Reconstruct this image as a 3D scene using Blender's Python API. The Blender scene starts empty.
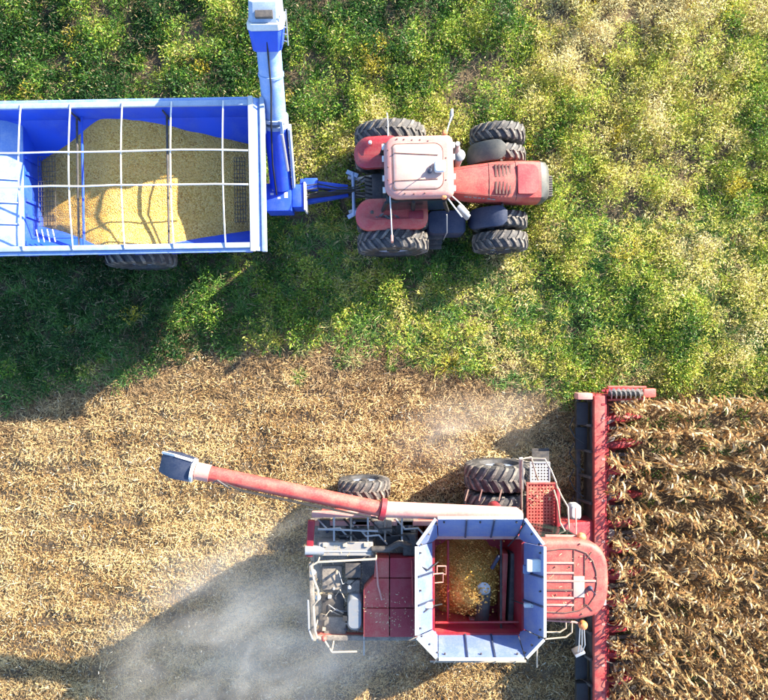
import bpy, math, random
import numpy as np
from mathutils import Vector, Matrix

random.seed(7)
rng = np.random.default_rng(11)
S = bpy.context.scene
COL = S.collection
R = math.radians

# ------------------------------------------------------------------ camera, sky, sun
CAM_H = 20.0
K = 668.0                       # focal length in photograph pixels (768 wide)
cam_d = bpy.data.cameras.new('camera')
cam = bpy.data.objects.new('camera', cam_d)
COL.objects.link(cam)
cam.location = (0, 0, CAM_H)
cam.rotation_euler = (0, 0, 0)
cam_d.sensor_fit = 'HORIZONTAL'
cam_d.angle = 2 * math.atan(384 / K)
cam_d.clip_end = 2000
S.camera = cam

SUN_EL = R(23.3)
SUN_AZ = math.atan2(0.586, 0.81)            # direction TO the sun in the ground plane, from +X
to_sun = Vector((math.cos(SUN_EL) * math.cos(SUN_AZ), math.cos(SUN_EL) * math.sin(SUN_AZ), math.sin(SUN_EL)))
w = bpy.data.worlds.new('World')
S.world = w
w.use_nodes = True
nt = w.node_tree
bg = nt.nodes['Background']
sky = nt.nodes.new('ShaderNodeTexSky')
sky.sky_type = 'NISHITA'
sky.sun_disc = False
sky.sun_elevation = SUN_EL
sky.sun_rotation = math.pi / 2 - SUN_AZ
sky.ozone_density = 4.0
sky.air_density = 1.0
sky.dust_density = 0.6
nt.links.new(sky.outputs[0], bg.inputs[0])
bg.inputs[1].default_value = 0.13
sd = bpy.data.lights.new('sun', 'SUN')
sd.energy = 5.0
sd.angle = R(0.5)
sd.color = (1.0, 0.91, 0.76)
sun = bpy.data.objects.new('sun', sd)
COL.objects.link(sun)
sun.rotation_euler = to_sun.to_track_quat('Z', 'Y').to_euler()
sun.location = (30, 20, 30)
S.view_settings.view_transform = 'Standard'
S.view_settings.look = 'None'
S.view_settings.gamma = 1
S.view_settings.exposure = 1.98
S.cycles.volume_step_rate = 2.0
S.cycles.max_bounces = 6
S.cycles.volume_bounces = 3
S.cycles.transparent_max_bounces = 8

def W(px, py, h):
    """photograph pixel + known height -> world point"""
    s = K / (CAM_H - h)
    return ((px - 384) / s, (350 - py) / s, h)

# ------------------------------------------------------------------ materials
def mat_new(name):
    m = bpy.data.materials.new(name)
    m.use_nodes = True
    return m, m.node_tree, m.node_tree.nodes['Principled BSDF']

def paint(name, c, rough=0.4, metal=0.0, dirt=(0.35, 0.28, 0.2), amount=0.25, scale=3.0, bump=0.0, coat=0.0, c2=None):
    m, t, b = mat_new(name)
    N, Lk = t.nodes.new, t.links.new
    tc = N('ShaderNodeTexCoord')
    n1 = N('ShaderNodeTexNoise'); n1.inputs['Scale'].default_value = scale; n1.inputs['Detail'].default_value = 8
    n1.inputs['Roughness'].default_value = 0.65
    Lk(tc.outputs['Object'], n1.inputs['Vector'])
    ramp = N('ShaderNodeMapRange')
    ramp.inputs[1].default_value = 0.42; ramp.inputs[2].default_value = 0.72
    ramp.inputs[3].default_value = 0.0; ramp.inputs[4].default_value = amount
    Lk(n1.outputs['Fac'], ramp.inputs[0])
    mix = N('ShaderNodeMix'); mix.data_type = 'RGBA'
    mix.inputs['A'].default_value = (*c, 1); mix.inputs['B'].default_value = (*dirt, 1)
    nf = N('ShaderNodeTexNoise'); nf.inputs['Scale'].default_value = scale * 11; nf.inputs['Detail'].default_value = 4; nf.inputs['Roughness'].default_value = .7
    Lk(tc.outputs['Object'], nf.inputs['Vector'])
    rf_ = N('ShaderNodeMapRange'); rf_.inputs[1].default_value = .45; rf_.inputs[2].default_value = .75; rf_.inputs[3].default_value = 0; rf_.inputs[4].default_value = amount * .9
    Lk(nf.outputs['Fac'], rf_.inputs[0])
    ad = N('ShaderNodeMath'); ad.operation = 'ADD'; ad.use_clamp = True; Lk(ramp.outputs[0], ad.inputs[0]); Lk(rf_.outputs[0], ad.inputs[1])
    Lk(ad.outputs[0], mix.inputs['Factor'])
    src = mix.outputs['Result']
    if c2:
        n2 = N('ShaderNodeTexNoise'); n2.inputs['Scale'].default_value = scale * 0.45; n2.inputs['Detail'].default_value = 3
        Lk(tc.outputs['Object'], n2.inputs['Vector'])
        r2 = N('ShaderNodeMapRange'); r2.inputs[1].default_value = 0.4; r2.inputs[2].default_value = 0.65
        Lk(n2.outputs['Fac'], r2.inputs[0])
        mx = N('ShaderNodeMix'); mx.data_type = 'RGBA'
        mx.inputs['B'].default_value = (*c2, 1)
        Lk(r2.outputs[0], mx.inputs['Factor']); Lk(src, mx.inputs['A'])
        src = mx.outputs['Result']
    Lk(src, b.inputs['Base Color'])
    rr = N('ShaderNodeMapRange'); rr.inputs[3].default_value = rough; rr.inputs[4].default_value = min(1, rough + 0.35)
    Lk(n1.outputs['Fac'], rr.inputs[0]); Lk(rr.outputs[0], b.inputs['Roughness'])
    b.inputs['Metallic'].default_value = metal
    b.inputs['Coat Weight'].default_value = coat
    if bump:
        bp = N('ShaderNodeBump'); bp.inputs['Strength'].default_value = bump; bp.inputs['Distance'].default_value = 0.02
        n3 = N('ShaderNodeTexNoise'); n3.inputs['Scale'].default_value = scale * 6
        Lk(tc.outputs['Object'], n3.inputs['Vector']); Lk(n3.outputs['Fac'], bp.inputs['Height'])
        Lk(bp.outputs[0], b.inputs['Normal'])
    return m

M = {}
M['blue'] = paint('blue_paint', (0.012, 0.06, 0.50), 0.38, amount=0.28, dirt=(0.16, 0.24, 0.46), c2=(0.015, 0.085, 0.60))
M['light_blue'] = paint('pale_sunlit_blue_paint', (0.16, 0.29, 0.60), 0.40, amount=0.5, dirt=(0.46, 0.53, 0.64))  # paler blue: sunlight put into the colour on rear slope and upper auger tube
M['rail'] = paint('pale_rail_paint', (0.36, 0.43, 0.54), 0.45, amount=0.7, dirt=(0.20, 0.27, 0.40), scale=4.5)
M['white'] = paint('white_paint', (0.66, 0.66, 0.63), 0.4, amount=0.3)
M['red'] = paint('red_paint', (0.34, 0.012, 0.02), 0.33, amount=0.40, dirt=(0.36, 0.15, 0.11), coat=0.2, scale=2.2)
M['faded_red'] = paint('faded_red_paint', (0.44, 0.045, 0.04), 0.42, amount=0.6, dirt=(0.48, 0.18, 0.12), scale=2.6, bump=0.05, coat=.1)
M['pale_red'] = paint('pale_dusty_red_paint', (0.50, 0.20, 0.17), 0.5, amount=0.6, dirt=(0.54, 0.36, 0.28), scale=2.4, bump=0.05)
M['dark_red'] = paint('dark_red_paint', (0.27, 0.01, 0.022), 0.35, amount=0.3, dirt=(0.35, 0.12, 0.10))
M['tank_red'] = paint('tank_red_paint', (0.42, 0.015, 0.05), 0.4, amount=0.35, dirt=(0.30, 0.16, 0.06))
M['galv'] = paint('galvanised_sheet', (0.11, 0.16, 0.34), 0.45, metal=0.0, amount=0.45, dirt=(0.30, 0.31, 0.34), scale=2.6)  # sky-blue shade on the pale sheet put into the base colour
M['grey'] = paint('grey_metal', (0.30, 0.31, 0.32), 0.45, amount=0.4, dirt=(0.42, 0.38, 0.32))
M['silver'] = paint('silver_metal', (0.5, 0.5, 0.5), 0.3, metal=0.6, amount=0.3)
M['dark'] = paint('dark_metal', (0.035, 0.034, 0.036), 0.5, amount=0.45, dirt=(0.20, 0.16, 0.12), scale=5)
M['black'] = paint('black_plastic', (0.012, 0.012, 0.013), 0.5, amount=0.2, dirt=(0.10, 0.09, 0.08), scale=5)
M['dusty'] = paint('dusty_dark_metal', (0.13, 0.115, 0.10), 0.7, amount=0.9, dirt=(0.36, 0.30, 0.23), scale=3.5)
M['rubber'] = paint('rubber', (0.020, 0.021, 0.025), 0.55, amount=0.55, dirt=(0.15, 0.135, 0.12), scale=4, bump=0.2)
M['lug'] = paint('dusty_tread_rubber', (0.035, 0.034, 0.036), 0.6, amount=0.75, dirt=(0.34, 0.29, 0.23), scale=5, bump=0.2)
M['rim'] = paint('rim_paint', (0.26, 0.34, 0.50), 0.4, amount=0.4)
M['navy'] = paint('navy_rubber', (0.016, 0.026, 0.062), 0.4, amount=0.3, dirt=(0.12, 0.13, 0.15))
M['pipe'] = paint('tan_pipe', (0.48, 0.40, 0.30), 0.45, amount=0.6, dirt=(0.30, 0.23, 0.16))
M['orange'] = paint('orange_plastic', (0.75, 0.22, 0.06), 0.3, amount=0.3, dirt=(0.7, 0.45, 0.3))
M['hatch'] = paint('roof_panel_paint', (0.54, 0.31, 0.25), 0.5, amount=0.6, dirt=(0.56, 0.42, 0.33), scale=2.5, bump=0.05)
M['seam'] = paint('seam_rubber', (0.10, 0.035, 0.03), 0.7, amount=0.3)
M['screen'] = paint('grey_screen', (0.20, 0.23, 0.26), 0.35, metal=0.2, amount=0.4)

M['intake'] = paint('dusty_white_box', (0.25, 0.25, 0.25), 0.5, amount=0.8, dirt=(0.36, 0.30, 0.22), scale=4)
M['nose'] = paint('dark_grey_plastic', (0.05, 0.053, 0.05), 0.4, amount=0.5, dirt=(0.16, 0.145, 0.11), scale=4)
def glass_mat():
    m, t, b = mat_new('tinted_glass')
    b.inputs['Base Color'].default_value = (0.03, 0.06, 0.05, 1)
    b.inputs['Roughness'].default_value = 0.06
    b.inputs['Transmission Weight'].default_value = 0.5
    b.inputs['Specular IOR Level'].default_value = 0.8
    return m
M['glass'] = glass_mat()

def leaf_mat(name, trans=0.3, rough=0.55):
    m, t, b = mat_new(name)
    N, Lk = t.nodes.new, t.links.new
    a = N('ShaderNodeAttribute'); a.attribute_name = 'Col'
    Lk(a.outputs['Color'], b.inputs['Base Color'])
    b.inputs['Roughness'].default_value = rough
    b.inputs['Specular IOR Level'].default_value = 0.3
    tr = N('ShaderNodeBsdfTranslucent'); Lk(a.outputs['Color'], tr.inputs['Color'])
    mx = N('ShaderNodeMixShader'); mx.inputs[0].default_value = trans
    out = t.nodes['Material Output']
    Lk(b.outputs[0], mx.inputs[1]); Lk(tr.outputs[0], mx.inputs[2]); Lk(mx.outputs[0], out.inputs['Surface'])
    return m
M['leaf'] = leaf_mat('leaf_tissue', 0.30, 0.5)
M['straw'] = leaf_mat('straw_tissue', 0.15, 0.55)
M['corn_leaf'] = leaf_mat('dry_corn_leaf', 0.30, 0.6)

def soil_mat():
    m, t, b = mat_new('soil')
    N, Lk = t.nodes.new, t.links.new
    tc = N('ShaderNodeTexCoord')
    n = N('ShaderNodeTexNoise'); n.inputs['Scale'].default_value = 1.3; n.inputs['Detail'].default_value = 10; n.inputs['Roughness'].default_value = 0.7
    Lk(tc.outputs['Object'], n.inputs['Vector'])
    cr = N('ShaderNodeValToRGB')
    cr.color_ramp.elements[0].position = 0.3; cr.color_ramp.elements[0].color = (0.040, 0.029, 0.018, 1)
    cr.color_ramp.elements[1].position = 0.75; cr.color_ramp.elements[1].color = (0.20, 0.135, 0.07, 1)
    Lk(n.outputs['Fac'], cr.inputs[0]); Lk(cr.outputs[0], b.inputs['Base Color'])
    b.inputs['Roughness'].default_value = 0.95
    n2 = N('ShaderNodeTexNoise'); n2.inputs['Scale'].default_value = 14; n2.inputs['Detail'].default_value = 6
    Lk(tc.outputs['Object'], n2.inputs['Vector'])
    bp = N('ShaderNodeBump'); bp.inputs['Strength'].default_value = 0.8; bp.inputs['Distance'].default_value = 0.05
    Lk(n2.outputs['Fac'], bp.inputs['Height']); Lk(bp.outputs[0], b.inputs['Normal'])
    return m
M['soil'] = soil_mat()

def grain_mat():
    m, t, b = mat_new('corn_kernels')
    N, Lk = t.nodes.new, t.links.new
    tc = N('ShaderNodeTexCoord')
    v = N('ShaderNodeTexVoronoi'); v.inputs['Scale'].default_value = 34
    Lk(tc.outputs['Object'], v.inputs['Vector'])
    n = N('ShaderNodeTexNoise'); n.inputs['Scale'].default_value = 2.0; n.inputs['Detail'].default_value = 8
    Lk(tc.outputs['Object'], n.inputs['Vector'])
    sep = N('ShaderNodeSeparateColor'); Lk(v.outputs['Color'], sep.inputs[0])
    cr = N('ShaderNodeValToRGB')
    e = cr.color_ramp.elements
    e[0].position = 0.0; e[0].color = (0.46, 0.20, 0.025, 1)
    e[1].position = 1.0; e[1].color = (0.88, 0.57, 0.16, 1)
    x = e.new(0.35); x.color = (0.70, 0.37, 0.05, 1)
    Lk(sep.outputs[0], cr.inputs[0])
    mx = N('ShaderNodeMix'); mx.data_type = 'RGBA'; mx.inputs['B'].default_value = (0.76, 0.44, 0.10, 1)
    mr = N('ShaderNodeMapRange'); mr.inputs[1].default_value = 0.4; mr.inputs[2].default_value = 0.7; mr.inputs[4].default_value = 0.6
    Lk(n.outputs['Fac'], mr.inputs[0]); Lk(mr.outputs[0], mx.inputs['Factor']); Lk(cr.outputs[0], mx.inputs['A'])
    Lk(mx.outputs['Result'], b.inputs['Base Color'])
    b.inputs['Roughness'].default_value = 0.5
    bp = N('ShaderNodeBump'); bp.inputs['Strength'].default_value = 0.9; bp.inputs['Distance'].default_value = 0.03
    Lk(v.outputs['Distance'], bp.inputs['Height']); bp.invert = True
    Lk(bp.outputs[0], b.inputs['Normal'])
    return m
M['grain'] = grain_mat()

# ------------------------------------------------------------------ mesh helpers
class MB:
    def __init__(s): s.v = []; s.f = []
    def add(s, vs, fs):
        o = len(s.v); s.v += [tuple(p) for p in vs]; s.f += [tuple(i + o for i in f) for f in fs]; return s
    def hexa(s, p):   # 4 bottom ccw, 4 top ccw
        return s.add(p, [(3, 2, 1, 0), (4, 5, 6, 7), (0, 1, 5, 4), (1, 2, 6, 5), (2, 3, 7, 6), (3, 0, 4, 7)])
    def box(s, x0, x1, y0, y1, z0, z1):
        return s.hexa([(x0, y0, z0), (x1, y0, z0), (x1, y1, z0), (x0, y1, z0), (x0, y0, z1), (x1, y0, z1), (x1, y1, z1), (x0, y1, z1)])
    def bar(s, a, b, wd, ht, up=(0, 0, 1)):
        a, b = Vector(a), Vector(b); d = (b - a).normalized(); u = Vector(up)
        sd_ = d.cross(u)
        if sd_.length < 1e-4: sd_ = d.cross(Vector((0, 1, 0)))
        sd_.normalize(); u = sd_.cross(d).normalized()
        c = [(-1, -1), (1, -1), (1, 1), (-1, 1)]
        ra = [a + sd_ * i * wd / 2 + u * j * ht / 2 for i, j in c]
        rb = [b + sd_ * i * wd / 2 + u * j * ht / 2 for i, j in c]
        return s.add(ra + rb, [(0, 1, 2, 3), (7, 6, 5, 4), (0, 4, 5, 1), (1, 5, 6, 2), (2, 6, 7, 3), (3, 7, 4, 0)])
    def loft(s, rings, cap=True, closed=True):
        n = len(rings[0]); vs = [p for r in rings for p in r]; fs = []
        for k in range(len(rings) - 1):
            for i in range(n if closed else n - 1):
                j = (i + 1) % n
                fs.append((k * n + i, k * n + j, (k + 1) * n + j, (k + 1) * n + i))
        if cap:
            fs.append(tuple(range(n - 1, -1, -1))); fs.append(tuple((len(rings) - 1) * n + i for i in range(n)))
        return s.add(vs, fs)
    def path(s, pts, r, n=8, cap=True):
        pts = [Vector(p) for p in pts]; rs = r if isinstance(r, (list, tuple)) else [r] * len(pts)
        rings = []; ref = None
        for i, p in enumerate(pts):
            d = (pts[min(i + 1, len(pts) - 1)] - pts[max(i - 1, 0)]).normalized()
            if ref is None:
                ref = Vector((0, 0, 1)) if abs(d.z) < 0.9 else Vector((1, 0, 0))
            a = d.cross(ref).normalized(); b = a.cross(d).normalized(); ref = b
            rings.append([p + (a * math.cos(t) + b * math.sin(t)) * rs[i] for t in [2 * math.pi * k / n for k in range(n)]])
        return s.loft(rings, cap)
    def prism(s, poly, z0, z1, inset=0.0, zi=None):
        rings = [[(x, y, z0) for x, y in poly], [(x, y, z1 if zi is None else zi) for x, y in poly]]
        if inset:
            cx = sum(p[0] for p in poly) / len(poly); cy = sum(p[1] for p in poly) / len(poly)
            ext = max(max(abs(p[0] - cx), abs(p[1] - cy)) for p in poly)
            k = 1 - inset / ext
            rings.append([(cx + (x - cx) * k, cy + (y - cy) * k, z1) for x, y in poly])
        return s.loft(rings)
    def lathe_y(s, prof, n=32, c=(0, 0, 0), cap=False):
        rings = []
        for y, r in prof:
            rings.append([(c[0] + r * math.sin(2 * math.pi * k / n), c[1] + y, c[2] + r * math.cos(2 * math.pi * k / n)) for k in range(n)])
        return s.loft(rings, cap)
    def lathe_z(s, prof, n=20, c=(0, 0, 0), cap=True):
        return s.loft([[(c[0] + r * math.cos(2 * math.pi * k / n), c[1] + r * math.sin(2 * math.pi * k / n), c[2] + z) for k in range(n)] for z, r in prof], cap)
    def mesh(s, name, mat, smooth=True, bevel=0.0):
        m = bpy.data.meshes.new(name); m.from_pydata(s.v, [], s.f); m.materials.append(mat)
        if bevel:
            import bmesh
            b = bmesh.new(); b.from_mesh(m)
            bmesh.ops.recalc_face_normals(b, faces=b.faces)
            es = [e for e in b.edges if len(e.link_faces) == 2 and e.calc_face_angle(0) > 0.6]
            bmesh.ops.bevel(b, geom=es, offset=bevel, segments=2, affect='EDGES', profile=0.6, clamp_overlap=True)
            b.to_mesh(m); b.free()
        else:
            import bmesh
            b = bmesh.new(); b.from_mesh(m); bmesh.ops.recalc_face_normals(b, faces=b.faces); b.to_mesh(m); b.free()
        if smooth:
            m.shade_smooth(); m.set_sharp_from_angle(angle=R(38))
        m.update()
        return m
    def build(s, name, mat, parent=None, loc=(0, 0, 0), smooth=True, bevel=0.0):
        o = bpy.data.objects.new(name, s.mesh(name, mat, smooth, bevel)); COL.objects.link(o)
        o.parent = parent; o.location = loc
        return o

def tag(o, label=None, cat=None, group=None, kind=None):
    if label: o['label'] = label
    if cat: o['category'] = cat
    if group: o['group'] = group
    if kind: o['kind'] = kind
    return o
def empty(name, loc, rz=0.0):
    o = bpy.data.objects.new(name, None); COL.objects.link(o); o.location = loc; o.rotation_euler = (0, 0, rz)
    o.empty_display_size = 0.3
    return o
def ramp(z, z0, z1, d):
    t = min(1.0, max(0.0, (z - z0) / (z1 - z0))); return z + d * t * t * (3 - 2 * t)
def upper_rear(z): return ramp(z, 1.5, 2.45, 1.10)      # engine deck height of the combine
def upper_front(z): return ramp(z, 1.9, 2.6, .35)      # tank and cab
def raise_upper(o, fn):
    for v in o.data.vertices: v.co.z = fn(v.co.z)
class Frame:
    """local frame of a vehicle: photograph pixel + height -> local point"""
    def __init__(s, root, hm=None): s.o = Vector(root.location); s.a = root.rotation_euler[2]; s.hm = hm or (lambda z: z)
    def __call__(s, px, py, h):
        p = Vector(W(px, py, s.hm(h))) - s.o
        c, n = math.cos(-s.a), math.sin(-s.a)
        return (c * p.x - n * p.y, n * p.x + c * p.y, h)
def rrect(x0, x1, y0, y1, r, n=4):
    pts = []
    rs = r if isinstance(r, (list, tuple)) else [r] * 4
    for (cx, cy, a0, q) in ((x1 - rs[0], y1 - rs[0], 0, rs[0]), (x0 + rs[1], y1 - rs[1], 90, rs[1]), (x0 + rs[2], y0 + rs[2], 180, rs[2]), (x1 - rs[3], y0 + rs[3], 270, rs[3])):
        for k in range(n + 1):
            a = R(a0 + 90 * k / n); pts.append((cx + q * math.cos(a), cy + q * math.sin(a)))
    return pts
def seg(a, b, n): return [tuple(a[i] + (b[i] - a[i]) * k / n for i in range(3)) for k in range(n + 1)]

# ------------------------------------------------------------------ value noise
def vnoise(x, y, scale, seed=0, octaves=3):
    out = np.zeros_like(x, dtype=float); amp = 1; tot = 0
    for o in range(octaves):
        r = np.random.default_rng(seed * 31 + o); g = r.random((128, 128))
        u = x / scale * 2 ** o + 40.3; v = y / scale * 2 ** o + 51.7
        iu = np.floor(u).astype(int); iv = np.floor(v).astype(int); fu = u - iu; fv = v - iv
        fu = fu * fu * (3 - 2 * fu); fv = fv * fv * (3 - 2 * fv)
        a = g[iu % 128, iv % 128]; b = g[(iu + 1) % 128, iv % 128]; c = g[iu % 128, (iv + 1) % 128]; d = g[(iu + 1) % 128, (iv + 1) % 128]
        out += amp * ((a * (1 - fu) + b * fu) * (1 - fv) + (c * (1 - fu) + d * fu) * fv); tot += amp; amp *= 0.55
    return out / tot

# ------------------------------------------------------------------ the ground
def ground_height(x, y):
    return (vnoise(x, y, 2.2, 5, 3) - 0.5) * 0.10
def make_ground():
    n = 190
    xs = np.linspace(-19, 19, n); ys = np.linspace(-17, 17, n)
    X, Y = np.meshgrid(xs, ys, indexing='ij'); Z = ground_height(X, Y)
    edge = np.minimum(np.minimum(X + 19, 19 - X), np.minimum(Y + 17, 17 - Y)); Z *= np.clip(edge / 2, 0, 1)
    v = np.stack([X, Y, Z], -1).reshape(-1, 3).tolist()
    f = [(i * n + j, (i + 1) * n + j, (i + 1) * n + j + 1, i * n + j + 1) for i in range(n - 1) for j in range(n - 1)]
    m = MB(); m.v = [tuple(p) for p in v]; m.f = f
    o = len(m.v)
    # the far field, joined round the detailed middle
    B = 600
    m.v += [(-B, -B, 0), (B, -B, 0), (B, B, 0), (-B, B, 0)]
    c = [0, (n - 1) * n, (n - 1) * n + n - 1, n - 1]
    m.f += [tuple([o, o + 1] + [i * n for i in range(n - 1, -1, -1)]),
            tuple([o + 1, o + 2] + [(n - 1) * n + j for j in range(n - 1, -1, -1)]),
            tuple([o + 2, o + 3] + [i * n + n - 1 for i in range(n)]),
            tuple([o + 3, o] + [j for j in range(n)])]
    g = m.build('ground', M['soil'])
    tag(g, kind='structure')
    return g
make_ground()

# ------------------------------------------------------------------ vegetation as masses of small faces
class Mass:
    def __init__(s): s.v = []; s.c = []; s.n = []
    def quads(s, P, C):            # P (N,4,3), C (N,3)
        s.v.append(P.reshape(-1, 3)); s.c.append(np.repeat(C, 4, axis=0))
    def build(s, name, mat, z_ground=True):
        v = np.concatenate(s.v).astype(np.float32); c = np.concatenate(s.c).astype(np.float32)
        nv = len(v); nf = nv // 4
        m = bpy.data.meshes.new(name)
        m.vertices.add(nv); m.vertices.foreach_set('co', v.ravel())
        m.loops.add(nv); m.loops.foreach_set('vertex_index', np.arange(nv, dtype=np.int32))
        m.polygons.add(nf); m.polygons.foreach_set('loop_start', np.arange(0, nv, 4, dtype=np.int32))
        a = m.attributes.new('Col', 'FLOAT_COLOR', 'POINT')
        a.data.foreach_set('color', np.concatenate([np.clip(c, 0, 1), np.ones((nv, 1), np.float32)], 1).ravel())
        m.materials.append(mat); m.update(calc_edges=True); m.validate()
        o = bpy.data.objects.new(name, m); COL.objects.link(o)
        return o
def unit(a): return a / np.maximum(np.linalg.norm(a, axis=-1, keepdims=True), 1e-6)
def rhombs(c, d, n, l, wd, fold=0.25):
    """leaf quads: base, side, tip, side; c base point, d long axis, n normal"""
    s = unit(np.cross(d, n)); n = np.cross(s, d)
    l = l[:, None]; wd = wd[:, None]
    mid = c + d * l * 0.45
    return np.stack([c, mid + s * wd / 2 + n * wd * fold, c + d * l - n * l * 0.12, mid - s * wd / 2 + n * wd * fold], 1)
def strips(c, d, n, l, wd, taper=0.6):
    s = unit(np.cross(d, n)); l = l[:, None]; wd = wd[:, None]
    e = c + d * l
    return np.stack([c - s * wd / 2, e - s * wd / 2 * taper, e + s * wd / 2 * taper, c + s * wd / 2], 1)
def rdir(n, zlo=-0.2, zhi=0.5):
    a = rng.random(n) * 2 * np.pi; z = zlo + (zhi - zlo) * rng.random(n)
    h = np.sqrt(np.maximum(1 - z * z, 0.05)); return unit(np.stack([np.cos(a) * h, np.sin(a) * h, z], 1))
def blades(c, d, l, wd, droop):
    """two-quad arching blades"""
    up = np.array([[0, 0, 1.0]])
    s = unit(np.cross(d, up + rng.normal(0, .3, d.shape))); l1 = (l * 0.55)[:, None]; l2 = (l * 0.5)[:, None]; ww = wd[:, None]
    p1 = c + d * l1
    d2 = unit(d - up * droop[:, None]); p2 = p1 + d2 * l2
    a = np.stack([c - s * ww * .35, c + s * ww * .35, p1 + s * ww / 2, p1 - s * ww / 2], 1)
    b = np.stack([p1 - s * ww / 2, p1 + s * ww / 2, p2 + s * ww * .06, p2 - s * ww * .06], 1)
    return a, b
def mixc(a, b, t):
    return np.array(a)[None] * (1 - t[:, None]) + np.array(b)[None] * t[:, None]
XM0, XM1, YM0, YM1 = -14.5, 14.5, -13.5, 13.5
bx = np.array([W(p, 0, 0)[0] for p in (-60, 0, 60, 100, 200, 300, 400, 500, 600, 768, 900)])
by = np.array([W(0, p, 0)[1] for p in (412, 405, 393, 378, 356, 345, 358, 380, 390, 392, 392)])
def edge_y(x): return np.interp(x, bx, by)
def side(x, y):   # >0 on the grass side, metres
    return y - edge_y(x) + (vnoise(x, y, 1.1, 9, 3) - 0.5) * 1.5
HEAD_X = 6.25
ROWC = -5.80
def footprint(x, y):   # things stand here: keep growth low
    f = np.zeros_like(x, dtype=bool)
    for x0, x1, y0, y1 in ((-9.6, -4.0, 2.4, 6.2), (-4.0, -0.6, 3.9, 5.2), (-1.0, 4.8, 2.9, 6.3)):
        f |= (x > x0) & (x < x1) & (y > y0) & (y < y1)
    return f

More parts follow.
